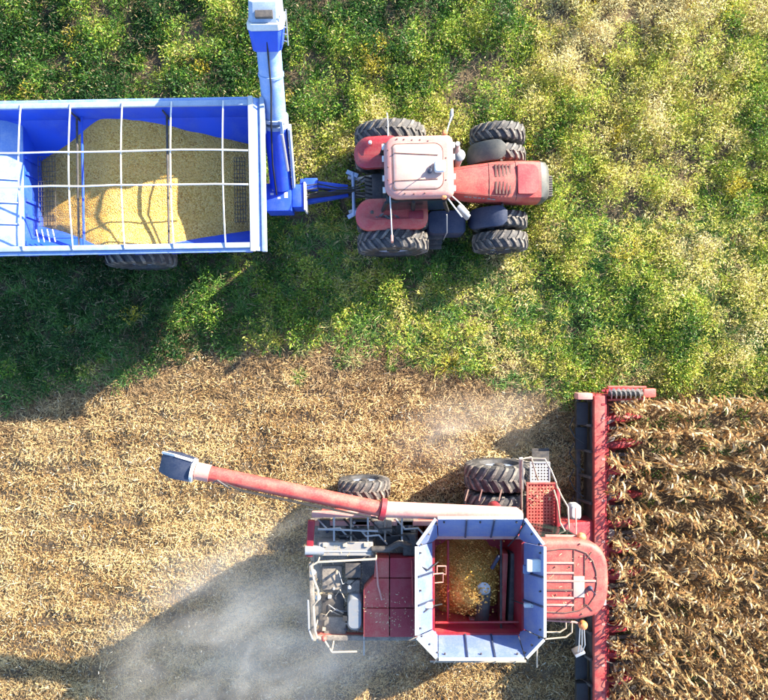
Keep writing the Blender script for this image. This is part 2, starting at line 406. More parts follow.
STOPS = np.array([.22, .38, .50, .60, .72, .85])
TONES = np.array([(.018, .065, .012), (.06, .165, .020), (.23, .36, .034), (.46, .48, .06), (.64, .56, .14), (.72, .61, .28)])
def weed_colour(x, y, d):
    return np.stack([np.interp(d, STOPS, TONES[:, q]) for q in range(3)], 1)
def dryness(x, y):
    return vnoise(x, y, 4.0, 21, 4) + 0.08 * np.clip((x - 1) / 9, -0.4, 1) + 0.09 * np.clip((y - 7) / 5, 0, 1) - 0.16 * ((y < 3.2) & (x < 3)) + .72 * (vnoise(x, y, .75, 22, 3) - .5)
def grow_grass():
    G = Mass()
    # leafy weed clumps
    n = 13500
    x = rng.uniform(XM0, XM1, n); y = rng.uniform(-2.5, YM1, n)
    k = side(x, y) > 0
    x, y = x[k], y[k]
    dens = vnoise(x, y, 1.3, 3, 3)
    k = rng.random(len(x)) < np.clip((dens - 0.28) * 4.0, 0.22, 1) * np.where((y < 3.9) & (x < 5), .5, 1)
    x, y = x[k], y[k]; n = len(x)
    dry = dryness(x, y) + rng.normal(0, .05, n)
    gold = vnoise(x, y, 0.9, 33, 2)
    cR = rng.uniform(.06, .36, n) * (0.8 + 0.5 * vnoise(x, y, 2, 40, 2)); cH = rng.uniform(.10, .90, n) * (0.10 + 1.6 * vnoise(x, y, .9, 41, 2))
    fp = footprint(x, y); cH[fp] *= 0.45
    cnt = (rng.uniform(36, 70, n) * (cR / .18) ** 1.2).astype(int)
    idx = np.repeat(np.arange(n), cnt); N = len(idx)
    dr = rdir(N, -0.1, 1.0); rad = rng.random(N) ** 0.4
    ctr = np.stack([x[idx], y[idx], ground_height(x, y)[idx] + cH[idx] * 0.35], 1)
    P = ctr + dr * rad[:, None] * np.stack([cR[idx], cR[idx], cH[idx] * 0.75], 1)
    ld = unit(dr * 0.9 + rdir(N, -.5, .6) * 0.9 + np.array([[0, 0, .15]]))
    ln = unit(np.array([[0, 0, 1.0]]) + rng.normal(0, .55, (N, 3)))
    l = rng.uniform(.04, .13, N); wd = l * rng.uniform(.14, .36, N)
    # colour follows a smooth field from green over yellow-green to straw, with leaf-to-leaf variety
    cj = weed_colour(P[:, 0], P[:, 1], dry[idx] + rng.normal(0, .07, N))
    au = gold[idx] < .19; cj[au] = mixc((.50, .40, .03), (.64, .54, .07), rng.random(au.sum()))
    cj = cj * rng.uniform(.6, 1.4, (N, 1)) * rng.uniform(.92, 1.08, (N, 3))
    odd = rng.random(N) < .06
    cj[odd] = mixc((.28, .18, .08), (.52, .42, .22), rng.random(odd.sum()))
    G.quads(rhombs(P, ld, ln, l, wd), cj)
    # grass tufts with long arching blades
    n = 13500
    x = rng.uniform(XM0, XM1, n); y = rng.uniform(-2.0, YM1, n)
    sd_ = side(x, y); k = (sd_ > -0.15) & (rng.random(n) < np.where(y < 3.9, 1.0, .62 * np.clip((vnoise(x, y, 1.3, 3, 3) - .25) * 3.2, .35, 1))); x, y = x[k], y[k]; n = len(x)
    cnt = rng.integers(14, 28, n); idx = np.repeat(np.arange(n), cnt); N = len(idx)
    ln_ = rng.uniform(.18, .50, n); ln_[footprint(x, y)] *= .5
    P = np.stack([x[idx], y[idx], ground_height(x, y)[idx]], 1) + rng.normal(0, .03, (N, 3)) * [[1, 1, .1]]
    d = rdir(N, .25, .95)
    a, b = blades(P, d, ln_[idx] * rng.uniform(.6, 1.1, N), rng.uniform(.010, .022, N), rng.uniform(.5, 1.5, N))
    c = weed_colour(x, y, dryness(x, y) + rng.normal(0, .08, n)) * 1.1
    low = (y < 3.9) & (rng.random(n) < .7); c[low] = mixc((.07, .20, .05), (.24, .40, .08), rng.random(low.sum()))  # blades in the shadow zone recoloured brighter green to lift the shade
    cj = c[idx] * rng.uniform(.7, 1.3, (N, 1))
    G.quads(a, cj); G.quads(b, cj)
    # dead litter and thin dry stems among the weeds
    n = 46000
    x = rng.uniform(XM0, XM1, n); y = rng.uniform(-2, YM1, n); k = side(x, y) > -.2; x, y = x[k], y[k]; n = len(x)
    P = np.stack([x, y, ground_height(x, y) + rng.random(n) ** 2 * np.where(footprint(x, y), .1, .28)], 1)
    t = np.clip(vnoise(x, y, 3, 60, 3) * 2 - .5, 0, 1)
    G.quads(strips(P, rdir(n, -.1, .6), unit(rng.normal(0, 1, (n, 3)) * .5 + [[0, 0, 1]]), rng.uniform(.06, .22, n), rng.uniform(.008, .022, n)),
            mixc((.16, .11, .05), (.50, .40, .20), np.clip(rng.random(n) * .7 + t * .4, 0, 1)))
    o = G.build('grass', M['leaf'])
    tag(o, 'mixed green and yellowing weeds and grass beside the cut strip', 'grass', kind='stuff')
grow_grass()

def grow_dry_edge():
    G = Mass()
    n = 12000
    x = rng.uniform(XM0, XM1, n); y = rng.uniform(-4, 2.5, n)
    s = side(x, y) + rng.normal(0, .3, n)
    k = (s < .45) & (s > -1.5) & (x < HEAD_X + 3) & (rng.random(n) < .8); x, y = x[k], y[k]; n = len(x)
    cnt = rng.integers(10, 22, n); idx = np.repeat(np.arange(n), cnt); N = len(idx)
    lean = vnoise(x, y, 1.5, 71, 2) * 12
    P = np.stack([x[idx], y[idx], ground_height(x, y)[idx]], 1) + rng.normal(0, .07, (N, 3)) * [[1, 1, .1]]
    ld = np.stack([np.cos(lean), np.sin(lean), np.full(n, .5)], 1)[idx]
    d = unit(ld * .7 + rdir(N, .0, .7))
    a, b = blades(P, d, rng.uniform(.14, .34, N), rng.uniform(.008, .018, N), rng.uniform(.4, 1.3, N))
    c = mixc((.20, .115, .05), (.55, .39, .20), rng.random(n) ** 1.3); cj = c[idx] * rng.uniform(.7, 1.25, (N, 1))
    G.quads(a, cj); G.quads(b, cj)
    o = G.build('dry_grass', M['straw'])
    tag(o, 'matted dry tan grass between the green weeds and the stubble', 'dry grass', kind='stuff')
grow_dry_edge()

def corn_zone(x, y): return (x > HEAD_X + .1) & (y < -1.0)
def grow_stubble():
    G = Mass()
    n = 800000
    x = rng.uniform(XM0, XM1, n); y = rng.uniform(YM0, 1.6, n)
    s = side(x, y)
    row = 0.5 + 0.5 * np.cos((y - ROWC - .381) / .762 * 2 * np.pi)
    cl = vnoise(x, y, .55, 81, 2); big = vnoise(x, y * 2.2, 2.4, 82, 2)
    prob = np.clip(.66 + (cl - .45) * 1.1 + (big - .5) * .6 + .50 * (row - .45), .20, 1)
    prob = np.where(corn_zone(x, y), .07, prob)
    k = (s < rng.normal(-.55, .45, n)) & (rng.random(n) < prob); x, y = x[k], y[k]; n = len(x)
    cl = cl[k]; big = big[k]
    z = ground_height(x, y) + .07 * np.clip((cl - .35) * 2.2, 0, 1) * np.clip(.4 + row[k] * .8, 0, 1) + rng.random(n) ** 1.6 * (.02 + .14 * cl)
    d = rdir(n, -.30, .60)
    l = np.where(rng.random(n) < .75, rng.uniform(.03, .10, n), rng.uniform(.10, .26, n)); wd = rng.uniform(.007, .022, n) * np.where(l > .17, .7, 1)
    nr = unit(rng.normal(0, .75, (n, 3)) + [[0, 0, 1.0]])
    t = np.clip(rng.random(n) * .75 + (big - .5) * 1.3 + (cl - .5) * .5 + .12 + .20 * row[k], 0, 1)
    c = mixc((.33, .175, .052), (.75, .535, .245), t)
    dk = rng.random(n) < .14; c[dk] = mixc((.10, .06, .03), (.24, .14, .06), rng.random(dk.sum()))
    pale = rng.random(n) < .06; c[pale] = mixc((.70, .58, .36), (.82, .74, .54), rng.random(pale.sum()))
    h = n // 2
    P = np.stack([x, y, z], 1)
    G.quads(strips(P[:h], d[:h], nr[:h], l[:h], wd[:h], .7), c[:h])
    G.quads(rhombs(P[h:], d[h:], nr[h:], l[h:], wd[h:] * 1.3, .2), c[h:])
    # cut stalk stumps standing in their rows
    rows = [ROWC + (q - 5.5) * .762 for q in range(-1, 18)]
    xs, ys = [], []
    for r_ in rows:
        q = np.arange(XM0, HEAD_X - .2, .19); xs.append(q + rng.normal(0, .05, len(q))); ys.append(np.full(len(q), r_) + rng.normal(0, .03, len(q)))
    x = np.concatenate(xs); y = np.concatenate(ys); k = side(x, y) < -.6; x, y = x[k], y[k]; n = len(x)
    P = np.stack([x, y, ground_height(x, y) - .02], 1); d = rdir(n, .6, 1.0); l = rng.uniform(.12, .30, n); wd = np.full(n, .028)
    for q in (0, 1):
        nr = unit(np.cross(d, rdir(n, -.2, .2))); G.quads(strips(P, d, nr, l, wd, 1.0), mixc((.40, .28, .12), (.70, .56, .32), rng.random(n)))
    o = G.build('stubble', M['straw'])
    tag(o, 'pale shredded corn husks and stubble covering the harvested strip', 'stubble', kind='stuff')
    # low weeds between the standing rows
    Wd = Mass(); n = 420
    x = rng.uniform(HEAD_X + .3, XM1, n); y = rng.uniform(-11, -.9, n); k = rng.random(n) < np.interp(y, [-11, -6, -4, -.9], [.12, .15, .5, 1]); x, y = x[k], y[k]; n = len(x)
    idx = np.repeat(np.arange(n), 60); N = len(idx); dr = rdir(N, 0, 1)
    P = np.stack([x[idx], y[idx], np.full(N, .12)], 1) + dr * rng.random((N, 1)) ** .5 * [[.24, .20, .28]]
    l = rng.uniform(.05, .11, N)
    Wd.quads(rhombs(P, unit(dr + rdir(N, -.5, .5)), unit(rng.normal(0, .5, (N, 3)) + [[0, 0, 1]]), l, l * .45), mixc((.045, .10, .018), (.17, .23, .04), rng.random(n))[idx] * rng.uniform(.7, 1.3, (N, 1)))
    tag(Wd.build('weeds', M['leaf']), 'low green weeds growing between the standing corn rows', 'weeds', kind='stuff')
grow_stubble()

# single pale tufts that stand out on the edge of the stubble
def tuft(px, py, rad, c0, c1, label, nb=70):
    G = Mass(); X, Y, _ = W(px, py, 0)
    P = rng.normal(0, .05, (nb, 3)) * [[1, 1, .1]]
    a, b = blades(P, rdir(nb, .2, .95), rng.uniform(.6, 1.1, nb) * rad, rng.uniform(.012, .026, nb), rng.uniform(.5, 1.4, nb))
    c = mixc(c0, c1, rng.random(nb)); G.quads(a, c); G.quads(b, c)
    o = G.build('grass_tuft', M['leaf']); o.location = (X, Y, float(ground_height(np.array([X]), np.array([Y]))[0]))
    tag(o, label, 'grass tuft', 'grass tufts along the edge of the stubble')
GR0, GR1 = (.10, .20, .03), (.24, .34, .07)
PL0, PL1 = (.30, .34, .10), (.55, .52, .24)
YE0, YE1 = (.30, .28, .03), (.52, .42, .04)
tuft(304, 347, .50, PL0, PL1, 'pale green spiky grass tuft standing in dry grass below the tractor hitch')
tuft(353, 361, .46, PL0, PL1, 'rounded pale tuft right of the spiky pale green tuft')
tuft(299, 377, .42, GR0, GR1, 'low bright green tuft alone in the dry grass above the auger tube')
tuft(450, 364, .52, YE0, YE1, 'yellow green leafy tuft at the weed edge below the tractor front', 90)
tuft(333, 322, .50, PL0, GR1, 'light green tuft at the lower rim of the tractor shadow')
tuft(235, 345, .44, GR0, GR1, 'fresh green tuft where the shadow of the cart ends on stubble')
tuft(135, 318, .46, GR0, PL1, 'wide star shaped tuft in the sunlit gap below the cart wheel')
tuft(392, 366, .34, GR0, GR1, 'small green tuft left of the yellow green tuft')

# ------------------------------------------------------------------ wheels
_wc = {}
def wheel(parent, x, y, Rr, wd, rimr, mat_rim, face=1, nl=22):
    """axle along Y; face = +1 when the dished side looks to +Y"""
    key = (Rr, wd, rimr, mat_rim.name, face, nl)
    if key not in _wc:
        h = wd / 2
        t = MB()
        prof = [(-h * .62, rimr), (-h * .98, rimr + .06), (-h * 1.02, (rimr + Rr) / 2), (-h * .92, Rr - .10), (-h * .62, Rr - .055), (0, Rr - .04),
                (h * .62, Rr - .055), (h * .92, Rr - .10), (h * 1.02, (rimr + Rr) / 2), (h * .98, rimr + .06), (h * .62, rimr)]
        t.lathe_y(prof, 48)
        tyre = t.mesh('tyre', M['rubber'])
        g = MB(); da = 2 * math.pi / nl
        def pt(a, yy, r): return (r * math.sin(a), yy, r * math.cos(a))
        for k in range(nl):
            for s_ in (-1, 1):
                a0 = k * da + (da / 2 if s_ > 0 else 0)
                # chevron bar from just over the centre to the shoulder, then down the sidewall
                st = [(-.05 * h * s_ , 0.0, Rr - .045, Rr), (.45 * h * s_, da * .42, Rr - .055, Rr - .002), (.90 * h * s_, da * .72, Rr - .10, Rr - .03), (1.03 * h * s_, da * .80, Rr - .22, Rr - .17)]
                tw = da * .19
                rings = []
                for yy, a, rb, rt in st:
                    a = a0 + a
                    rings.append([pt(a - tw, yy, rb - .01), pt(a + tw, yy, rb - .01), pt(a + tw * .8, yy * (1.0 if abs(yy) < h else 1.02), rt), pt(a - tw * .8, yy * (1.0 if abs(yy) < h else 1.02), rt)])
                g.loft(rings)
        lug = g.mesh('tread', M['lug'], smooth=False)
        r = MB(); f = face
        r.lathe_y([(-f * h * .6, rimr - .03), (-f * h * .62, rimr + .01), (f * h * .62, rimr + .01), (f * h * .66, rimr - .03), (f * h * .62, rimr - .07), (f * h * .58, rimr * .6), (f * h * .70, rimr * .40), (f * h * .72, .02)], 32)
        rim = r.mesh('wheel', mat_rim)
        hb = MB(); hb.lathe_y([(f * h * .6, rimr * .30), (f * h * .85, rimr * .28), (f * h * .92, rimr * .18), (f * h * .92, .01)], 20)
        for q in range(8):
            a = q * math.pi / 4; hb.lathe_y([(f * h * .60, .025), (f * h * .80, .025), (f * h * .80, .002)], 6, (rimr * .34 * math.sin(a), 0, rimr * .34 * math.cos(a)))
        _wc[key] = (rim, tyre, lug, hb.mesh('hub', M['dark']))
    rim, tyre, lug, hub = _wc[key]
    o = bpy.data.objects.new('wheel', rim); COL.objects.link(o); o.parent = parent; o.location = (x, y, Rr - .04)
    o.rotation_euler = (0, random.uniform(0, 6), 0)
    for nm, me in (('tyre', tyre), ('tread', lug), ('hub', hub)):
        c = bpy.data.objects.new(nm, me); COL.objects.link(c); c.parent = o
    return o

# ------------------------------------------------------------------ the grain cart
def grain_cart():
    root = empty('grain_cart', (-7.0, 4.30, 0), R(1.0))
    tag(root, 'large blue grain cart full of yellow corn hitched behind the red tractor', 'grain cart')
    F = Frame(root)
    X0, X1, HY, ZT = -4.35, 3.98, 1.80, 3.40
    T = .05
    zb = 2.05                   # where the upright walls turn into the hopper slope
    def wall(name, pts):        # thin sheet from a quad, thickened outwards
        m = MB(); p = [Vector(q) for q in pts]; n = (p[1] - p[0]).cross(p[3] - p[0]).normalized() * T
        m.hexa([*p, *[q + n for q in p]]); return m.build(name, M['blue'], root)
    yi = 1.05                   # half width where the sides meet the grain floor
    for s in (1, -1):
        a = [(X0, s * HY, ZT - .02), (X1 - .1, s * HY, ZT - .02), (X1 - .1, s * (HY - .10), 2.75), (X0, s * (HY - .10), 2.75)]
        b = [(X0, s * (HY - .10), 2.75), (X1 - .1, s * (HY - .10), 2.75), (X1 - .5, s * .55, 1.15), (X0 + 1.7, s * .55, 1.15)]
        if s > 0: a.reverse(); b.reverse()
        wall('side_wall', a); wall('hopper_slope', b)
        for k in range(9):
            rb = MB()      # outside stiffening ribs
            x = X0 + .5 + k * .92
            rb.hexa([(x, s * (HY - .04), 2.75), (x + .08, s * (HY - .04), 2.75), (x + .08, s * (HY + .05), 2.78), (x, s * (HY + .05), 2.78), (x, s * (HY + .06), ZT - .1), (x + .08, s * (HY + .06), ZT - .1), (x + .08, s * (HY + .13), ZT - .1), (x, s * (HY + .13), ZT - .1)])
            rb.build('stiffener', M['blue'], root)
    wall('front_wall', [(X1 - .1, -HY, ZT - .02), (X1 - .1, HY, ZT - .02), (X1 - .2, HY - .1, 2.0), (X1 - .2, -HY + .1, 2.0)])
    wall('front_slope', [(X1 - .2, -HY + .1, 2.0), (X1 - .2, HY - .1, 2.0), (X1 - .9, .5, 1.1), (X1 - .9, -.5, 1.1)])
    # rear: slope in paler blue with sunlight put into it, down to an upright divider
    xd = F(37, 190, 2.0)[0]
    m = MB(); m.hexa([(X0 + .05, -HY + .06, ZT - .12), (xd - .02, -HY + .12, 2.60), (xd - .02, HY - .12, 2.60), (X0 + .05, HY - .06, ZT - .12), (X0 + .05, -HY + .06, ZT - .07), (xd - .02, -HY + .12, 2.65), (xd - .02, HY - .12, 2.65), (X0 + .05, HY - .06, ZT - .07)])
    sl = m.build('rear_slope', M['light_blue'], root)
    for yy in (-1.0, -.45, .15, .8):
        q = MB(); q.bar((X0 + .2, yy, ZT - .06), (xd - .1, yy, 2.70), .03, .03); q.build('seam_bar', M['rail'], sl)
    m = MB(); m.box(xd - .06, xd, -HY + .2, HY - .2, 1.2, 2.62); dv = m.build('divider', M['blue'], root, bevel=.01)
    for yy in (-.75, -.35, .35, .75):
        m = MB(); m.box(xd + .004, xd + .05, yy - .04, yy + .04, 1.9, 2.6); m.build('divider_rib', M['blue'], dv)
    wall('rear_wall', [(X0, HY, ZT - .02), (X0, -HY, ZT - .02), (X0 + .05, -HY + .1, 1.9), (X0 + .05, HY - .1, 1.9)])
    # bottom trough and running gear
    m = MB(); m.box(X0 + 1.7, X1 - .5, -.56, .56, 1.0, 1.14); m.build('trough', M['blue'], root)
    m = MB(); m.box(-3.0, 3.0, -.85, -.62, .78, 1.0); m.box(-3.0, 3.0, .62, .85, .78, 1.0); m.box(-.2, .6, -1.5, 1.5, .70, .95)
    for x in (-2.4, 2.0):
        for s in (-1, 1): m.bar((x, s * .75, .98), (x, s * 1.2, 2.0), .12, .1)
    m.build('chassis', M['blue'], root, bevel=.01)
    # top rim
    m = MB(); m.box(X0 - .03, X1 - .32, HY - .10, HY + .03, ZT, ZT + .09); m.build('rim_rail', M['rail'], root, bevel=.015)
    m = MB(); m.box(X0 - .03, X1 - .32, HY + .035, HY + .12, ZT - .08, ZT + .03); m.build('rim_lip', M['light_blue'], root, bevel=.01)
    m = MB(); m.box(X0 - .03, X1 - .32, -HY - .03, -HY + .10, ZT, ZT + .09); m.build('rim_rail', M['rail'], root, bevel=.015)
    m = MB(); m.box(X0 - .03, X1 - .32, -HY - .12, -HY - .035, ZT - .08, ZT + .03); m.build('rim_lip', M['light_blue'], root, bevel=.01)
    m = MB(); m.box(X0 - .20, X0 - .035, -HY - .1, HY + .1, ZT - .03, ZT + .08); m.build('rim_rail', M['rail'], root, bevel=.015)
    m = MB(); m.box(X1 - .315, X1 - .20, -HY - .12, HY + .12, ZT + .0, ZT + .10); m.build('rim_rail', M['white'], root, bevel=.015)
    m = MB(); m.hexa([(X1 - .195, -HY - .1, ZT + .0), (X1 - .05, -HY - .1, ZT - .10), (X1 - .05, HY + .1, ZT - .10), (X1 - .195, HY + .1, ZT + .0), (X1 - .195, -HY - .1, ZT + .04), (X1 - .05, -HY - .1, ZT - .06), (X1 - .05, HY + .1, ZT - .06), (X1 - .195, HY + .1, ZT + .04)]); m.build('rim_flange', M['light_blue'], root)
    m = MB(); m.box(X1 - .045, X1 + .07, -HY - .12, HY + .12, ZT - .12, ZT + .01); m.build('rim_lip', M['rail'], root, bevel=.015)
    # tarp bows: five across, two along
    zs = ZT + .10
    def arch(t): return zs + .16 * (1 - (2 * t - 1) ** 2)
    for px in (21, 71, 122, 172, 223):
        x = F(px, 105, zs)[0] + random.uniform(-.02, .02)
        m = MB(); m.path([(x, -HY + 2 * HY * k / 12, arch(k / 12)) for k in range(13)], .019, 8); m.build('tarp_bow', M['white'], root)
    for py in (153, 187):
        y = F(140, py, zs)[1]; za = arch((y + HY) / (2 * HY)) + .045
        m = MB(); m.path([(X0 + (X1 - .32 - X0) * k / 10, y + random.uniform(-.012, .012), za - (.12 if k in (0, 10) else 0)) for k in range(11)], .022, 8); m.build('tarp_ridge_pipe', M['white'], root)
    # braces across the hopper
    for px in (78, 83, 168):
        x = F(px, 170, 2.9)[0]; m = MB(); m.path([(x, -HY + .12, 2.92), (x, HY - .12, 2.92)], .03, 8); m.build('cross_brace', M['dark'] if px != 83 else M['blue'], root)
        if px != 83:
            m = MB(); m.path([(x + .02, HY - .14, 3.3), (x + .02, HY - .2, 2.4)], .025, 6); m.build('brace_upright', M['dark'], root)
    # wire screens at both ends of the heap
    def screen(px0, px1, py0, py1, h, nx, ny, mat):
        a = F(px0, py0, h); b = F(px1, py1, h); m = MB()
        for i in range(nx + 1):
            x = a[0] + (b[0] - a[0]) * i / nx; m.path([(x, a[1], h), (x, b[1], h)], .008, 5)
        for i in range(ny + 1):
            y = a[1] + (b[1] - a[1]) * i / ny; m.path([(a[0], y, h + .012), (b[0], y, h + .012)], .008, 5)
        m.build('wire_screen', mat, root)
    screen(38, 56, 157, 226, 2.34, 6, 14, M['dark'])
    screen(234, 246, 158, 222, 2.36, 4, 16, M['dark'])
    # rungs of the rear ladder inside
    lp = F(30, 233, 2.9); m = MB()
    for i in range(4): m.path([(lp[0] + .1 + i * .14, lp[1] + .10, 2.78), (lp[0] + .25 + i * .14, lp[1] - .25, 2.95)], .014, 6)
    m.build('ladder', M['white'], root)
    # wheels
    for s in (-1, 1): wheel(root, F(141, 255, 1.0)[0], s * 1.62, .98, .60, .46, M['rim'], s, 20)
    # unloading auger: lower housing, tube, hinge, hood
    A = Vector(F(281, 186, 1.35)); B = Vector(F(266, 18, 4.55)); D = (B - A)
    P = lambda t: A + D * t
    m = MB(); m.path([P(0), P(.42)], .30, 20); m.build('lower_auger_tube', M['blue'], root)
    m = MB(); m.path([P(.45), P(.95)], .295, 20); m.build('upper_auger_tube', M['light_blue'], root)  # paler than the lower tube: brighter light put into the colour
    for t0, t1 in ((.405, .425), (.445, .465), (.70, .712)):
        m = MB(); m.path([P(t0), P(t1)], .345 if t1 < .6 else .32, 20); m.build('tube_flange', M['light_blue'] if t1 > .6 else M['rail'], root)
    sdv = Vector((1, 0, 0)); upv = sdv.cross(D.normalized()); upv = upv if upv.z > 0 else -upv
    for s in (-.24, .2):
        m = MB(); m.bar(P(.40) + sdv * s + upv * .36, P(.475) + sdv * s + upv * .36, .07, .12, upv); m.build('hinge_bracket', M['rail'], root, bevel=.01)
    m = MB(); m.path([P(.16) + upv * .40 + sdv * .27, P(.40) + upv * .42 + sdv * .20], .045, 10); m.build('hydraulic_cylinder', M['silver'], root)
    m = MB(); m.path([P(-.02) + upv * .30 - sdv * .10, P(.2) + upv * .36 - sdv * .12, P(.44) + upv * .39 - sdv * .06, P(.66) + upv * .335 + sdv * .02, P(.93) + upv * .33 + sdv * .02], .022, 6); m.build('hydraulic_hose', M['black'], root)
    m = MB(); m.bar(P(.0) + sdv * .36, P(.40) + sdv * .36 + upv * .05, .07, .30, upv); m.build('auger_guard', M['rail'], root, bevel=.015)
    dn = D.normalized()
    c = P(.97)
    def ring(t, a, bq, off=0): 
        q = P(t) + upv * off
        return [tuple(q + sdv * i * a + upv * j * bq) for i, j in ((-1, -1), (1, -1), (1, .7), (.75, 1), (-.75, 1), (-1, .7))]
    m = MB(); m.loft([ring(.855, .34, .33), ring(.965, .40, .37)]); m.build('spout_hood', M['blue'], root, bevel=.015)
    m = MB(); m.loft([ring(.966, .42, .39), ring(1.00, .42, .39)]); hd = m.build('spout_hood_band', M['white'], root, bevel=.015)
    m = MB(); m.loft([ring(1.001, .38, .34, -.02), ring(1.09, .36, .24, -.10)]); m.build('spout', M['rail'], root, bevel=.02)
    m = MB(); q = P(1.03) + upv * .26; m.box(q.x - .2, q.x + .2, q.y - .06, q.y + .1, q.z - .02, q.z + .08); m.build('spout_light', M['dark'], root, bevel=.01)
    m = MB()
    for i in range(5): m.path([P(.90 + i * .035) + sdv * .41 + upv * .2, P(.90 + i * .035) + sdv * .50 + upv * .25], .012, 5)
    m.path([P(.88) + sdv * .50 + upv * .25, P(1.06) + sdv * .50 + upv * .25], .014, 6); m.build('hood_bracket', M['silver'], root)
    # gearbox housing at the foot of the auger
    a = F(266, 211, 1.45); b = F(291, 183, 1.45)
    m = MB(); m.box(a[0], b[0], a[1], b[1], .75, 1.45); gb = m.build('gearbox_housing', M['blue'], root, bevel=.03)
    a2 = F(292, 207, 1.40); b2 = F(303, 184, 1.40)
    m = MB(); m.box(a2[0], b2[0], a2[1], b2[1], .75, 1.38); m.build('control_box', M['blue'], root, bevel=.03)
    for px, py, w_, h_ in ((272, 194, .09, .06), (279, 198, .08, .05), (286, 195, .10, .16), (282, 190, .16, .03)):
        q = F(px, py, 1.46); m = MB(); m.box(q[0] - w_ / 2, q[0] + w_ / 2, q[1] - h_ / 2, q[1] + h_ / 2, 1.452, 1.456); m.build('warning_sticker', M['white'], gb)
    for px in (273, 282):
        q0 = F(px, 181, 1.5); q1 = F(px, 191, 1.5); m = MB(); m.bar((q0[0], q0[1], 1.49), (q1[0], q1[1], 1.49), .05, .05); m.build('grab_bar', M['rail'], gb)
    q = F(304.5, 195, 1.4); m = MB(); m.box(q[0] - .02, q[0] + .03, b2[1] - .72, b2[1] + .05, .8, 1.42); m.build('box_frame', M['white'], root, bevel=.008)
    # tongue
    e = Vector(F(351, 191, .55))
    m = MB(); m.bar(F(268, 207, .8), tuple(e + Vector((-.1, -.05, 0))), .24, .24); m.build('tongue_beam', M['blue'], root, bevel=.02)
    m = MB(); m.bar(F(300, 183, .8), tuple(e + Vector((-.1, .06, 0))), .20, .22); m.build('tongue_beam', M['blue'], root, bevel=.02)
    m = MB(); m.path([tuple(e + Vector((-.4, 0, .0))), tuple(e + Vector((.12, 0, -.02)))], .07, 10); m.build('hitch_eye', M['dark'], root)
    m = MB(); m.path([F(304, 197, 1.0), F(330, 194, .85), F(356, 190, .7)], .07, 10); m.build('drive_shaft', M['black'], root)
    for k in range(3):
        m = MB(); m.path([F(304, 186 + 5 * k, 1.2), F(318, 184 + 4 * k, 1.15), F(338, 188 + 2 * k, .95), F(360, 187 + 2 * k, 1.1)], .018, 6); m.build('hydraulic_hose', M['black'], root)
    q = F(314, 189, .9); m = MB(); m.box(q[0] - .25, q[0] + .12, q[1] - .06, q[1] + .26, .84, 1.12); m.build('jack_mount', M['blue'], root, bevel=.02)
    # grain heap: lies in the cart, a thing of its own
    heap_spec = dict(x0=xd + .01, x1=X1 - .16, F=F, HY=HY)
    return root, heap_spec
cart, hs = grain_cart()

def cart_heap():
    F = hs['F']; nx, ny = 150, 80
    xs = np.linspace(hs['x0'], hs['x1'], nx); ys = np.linspace(-1.72, 1.72, ny)
    X, Y = np.meshgrid(xs, ys, indexing='ij')
    pk = F(114, 175, 2.4)[0]; xr = F(247, 175, 2.2)[0]
    l = np.clip((pk - X) / (pk - hs['x0']), 0, 1); r = np.clip((X - pk) / (xr - pk), 0, 1)
    prof = 2.46 - .80 * (np.sqrt(l * l + .01) - .1) - .30 * r ** 1.5
    g = np.clip((Y - .25) / 1.45, 0, 1)
    Z = prof + (.36 * g) * (1 - .9 * l ** 2) * (1 - .85 * r ** 2)
    Z += .34 * np.clip((-Y - .75) / .8, 0, 1) * (1 - .95 * l) * (1 - .9 * r ** 2)
    Z -= .30 * np.clip((np.abs(Y) - .9) / .8, 0, 1) * np.maximum(l ** 2, r ** 2)
    Z += (vnoise(X, Y, .8, 91, 3) - .5) * .10
    half = 1.685 - np.clip(2.75 - Z, 0, 2) * .72; Y = np.clip(Y, -half, half)      # kept inside the hopper walls
    v = np.stack([X, Y, Z], -1).reshape(-1, 3).tolist()
    m = MB(); m.v = [tuple(p) for p in v]
    m.f = [(i * ny + j, (i + 1) * ny + j, (i + 1) * ny + j + 1, i * ny + j + 1) for i in range(nx - 1) for j in range(ny - 1)]
    # skirt: the heap has a body
    bd = [i * ny for i in range(nx)] + [(nx - 1) * ny + j for j in range(1, ny)] + [i * ny + ny - 1 for i in range(nx - 2, -1, -1)] + [j for j in range(ny - 2, 0, -1)]
    o = len(m.v); m.v += [(min(2.9, m.v[i][0]), m.v[i][1] * .28, 1.25) for i in bd]; nb = len(bd)
    m.f += [(bd[k], o + k, o + (k + 1) % nb, bd[(k + 1) % nb]) for k in range(nb)]; m.f.append(tuple(o + k for k in range(nb)))
    ob = m.build('corn_grain', M['grain']); ob.location = cart.location; ob.rotation_euler = cart.rotation_euler
    tag(ob, 'broad heap of yellow corn kernels filling the blue grain cart', 'grain', kind='stuff')
cart_heap()

# ------------------------------------------------------------------ the tractor
def fender_loft(parent, name, x0, x1, y0, y1, zc, rad, a0, a1, mat, th=.05, n=12, xc=None, round_end=True):
    """arched mudguard over a wheel, from angle a0 to a1 (deg, 90 = top)"""
    m = MB(); rings = []
    for k in range(n + 1):
        a = R(a0 + (a1 - a0) * k / n); c, s = math.cos(a), math.sin(a)
        ins = 0.0
        if round_end: ins = .14 * (max(0, (k / n - .75) / .25) ** 2 + max(0, (.15 - k / n) / .15) ** 2)
        prof = [(y0 + ins, rad - .10), (y0 + ins + .01, rad - .02), (y0 + ins + .07, rad), (y1 - ins - .07, rad), (y1 - ins - .01, rad - .02), (y1 - ins, rad - .10), (y1 - ins - th, rad - .10), (y1 - ins - th, rad - th), (y0 + ins + th, rad - th), (y0 + ins + th, rad - .10)]
        rings.append([(xc + r * c, y, zc + r * s) for y, r in prof])
    m.loft(rings); return m.build(name, mat, parent)

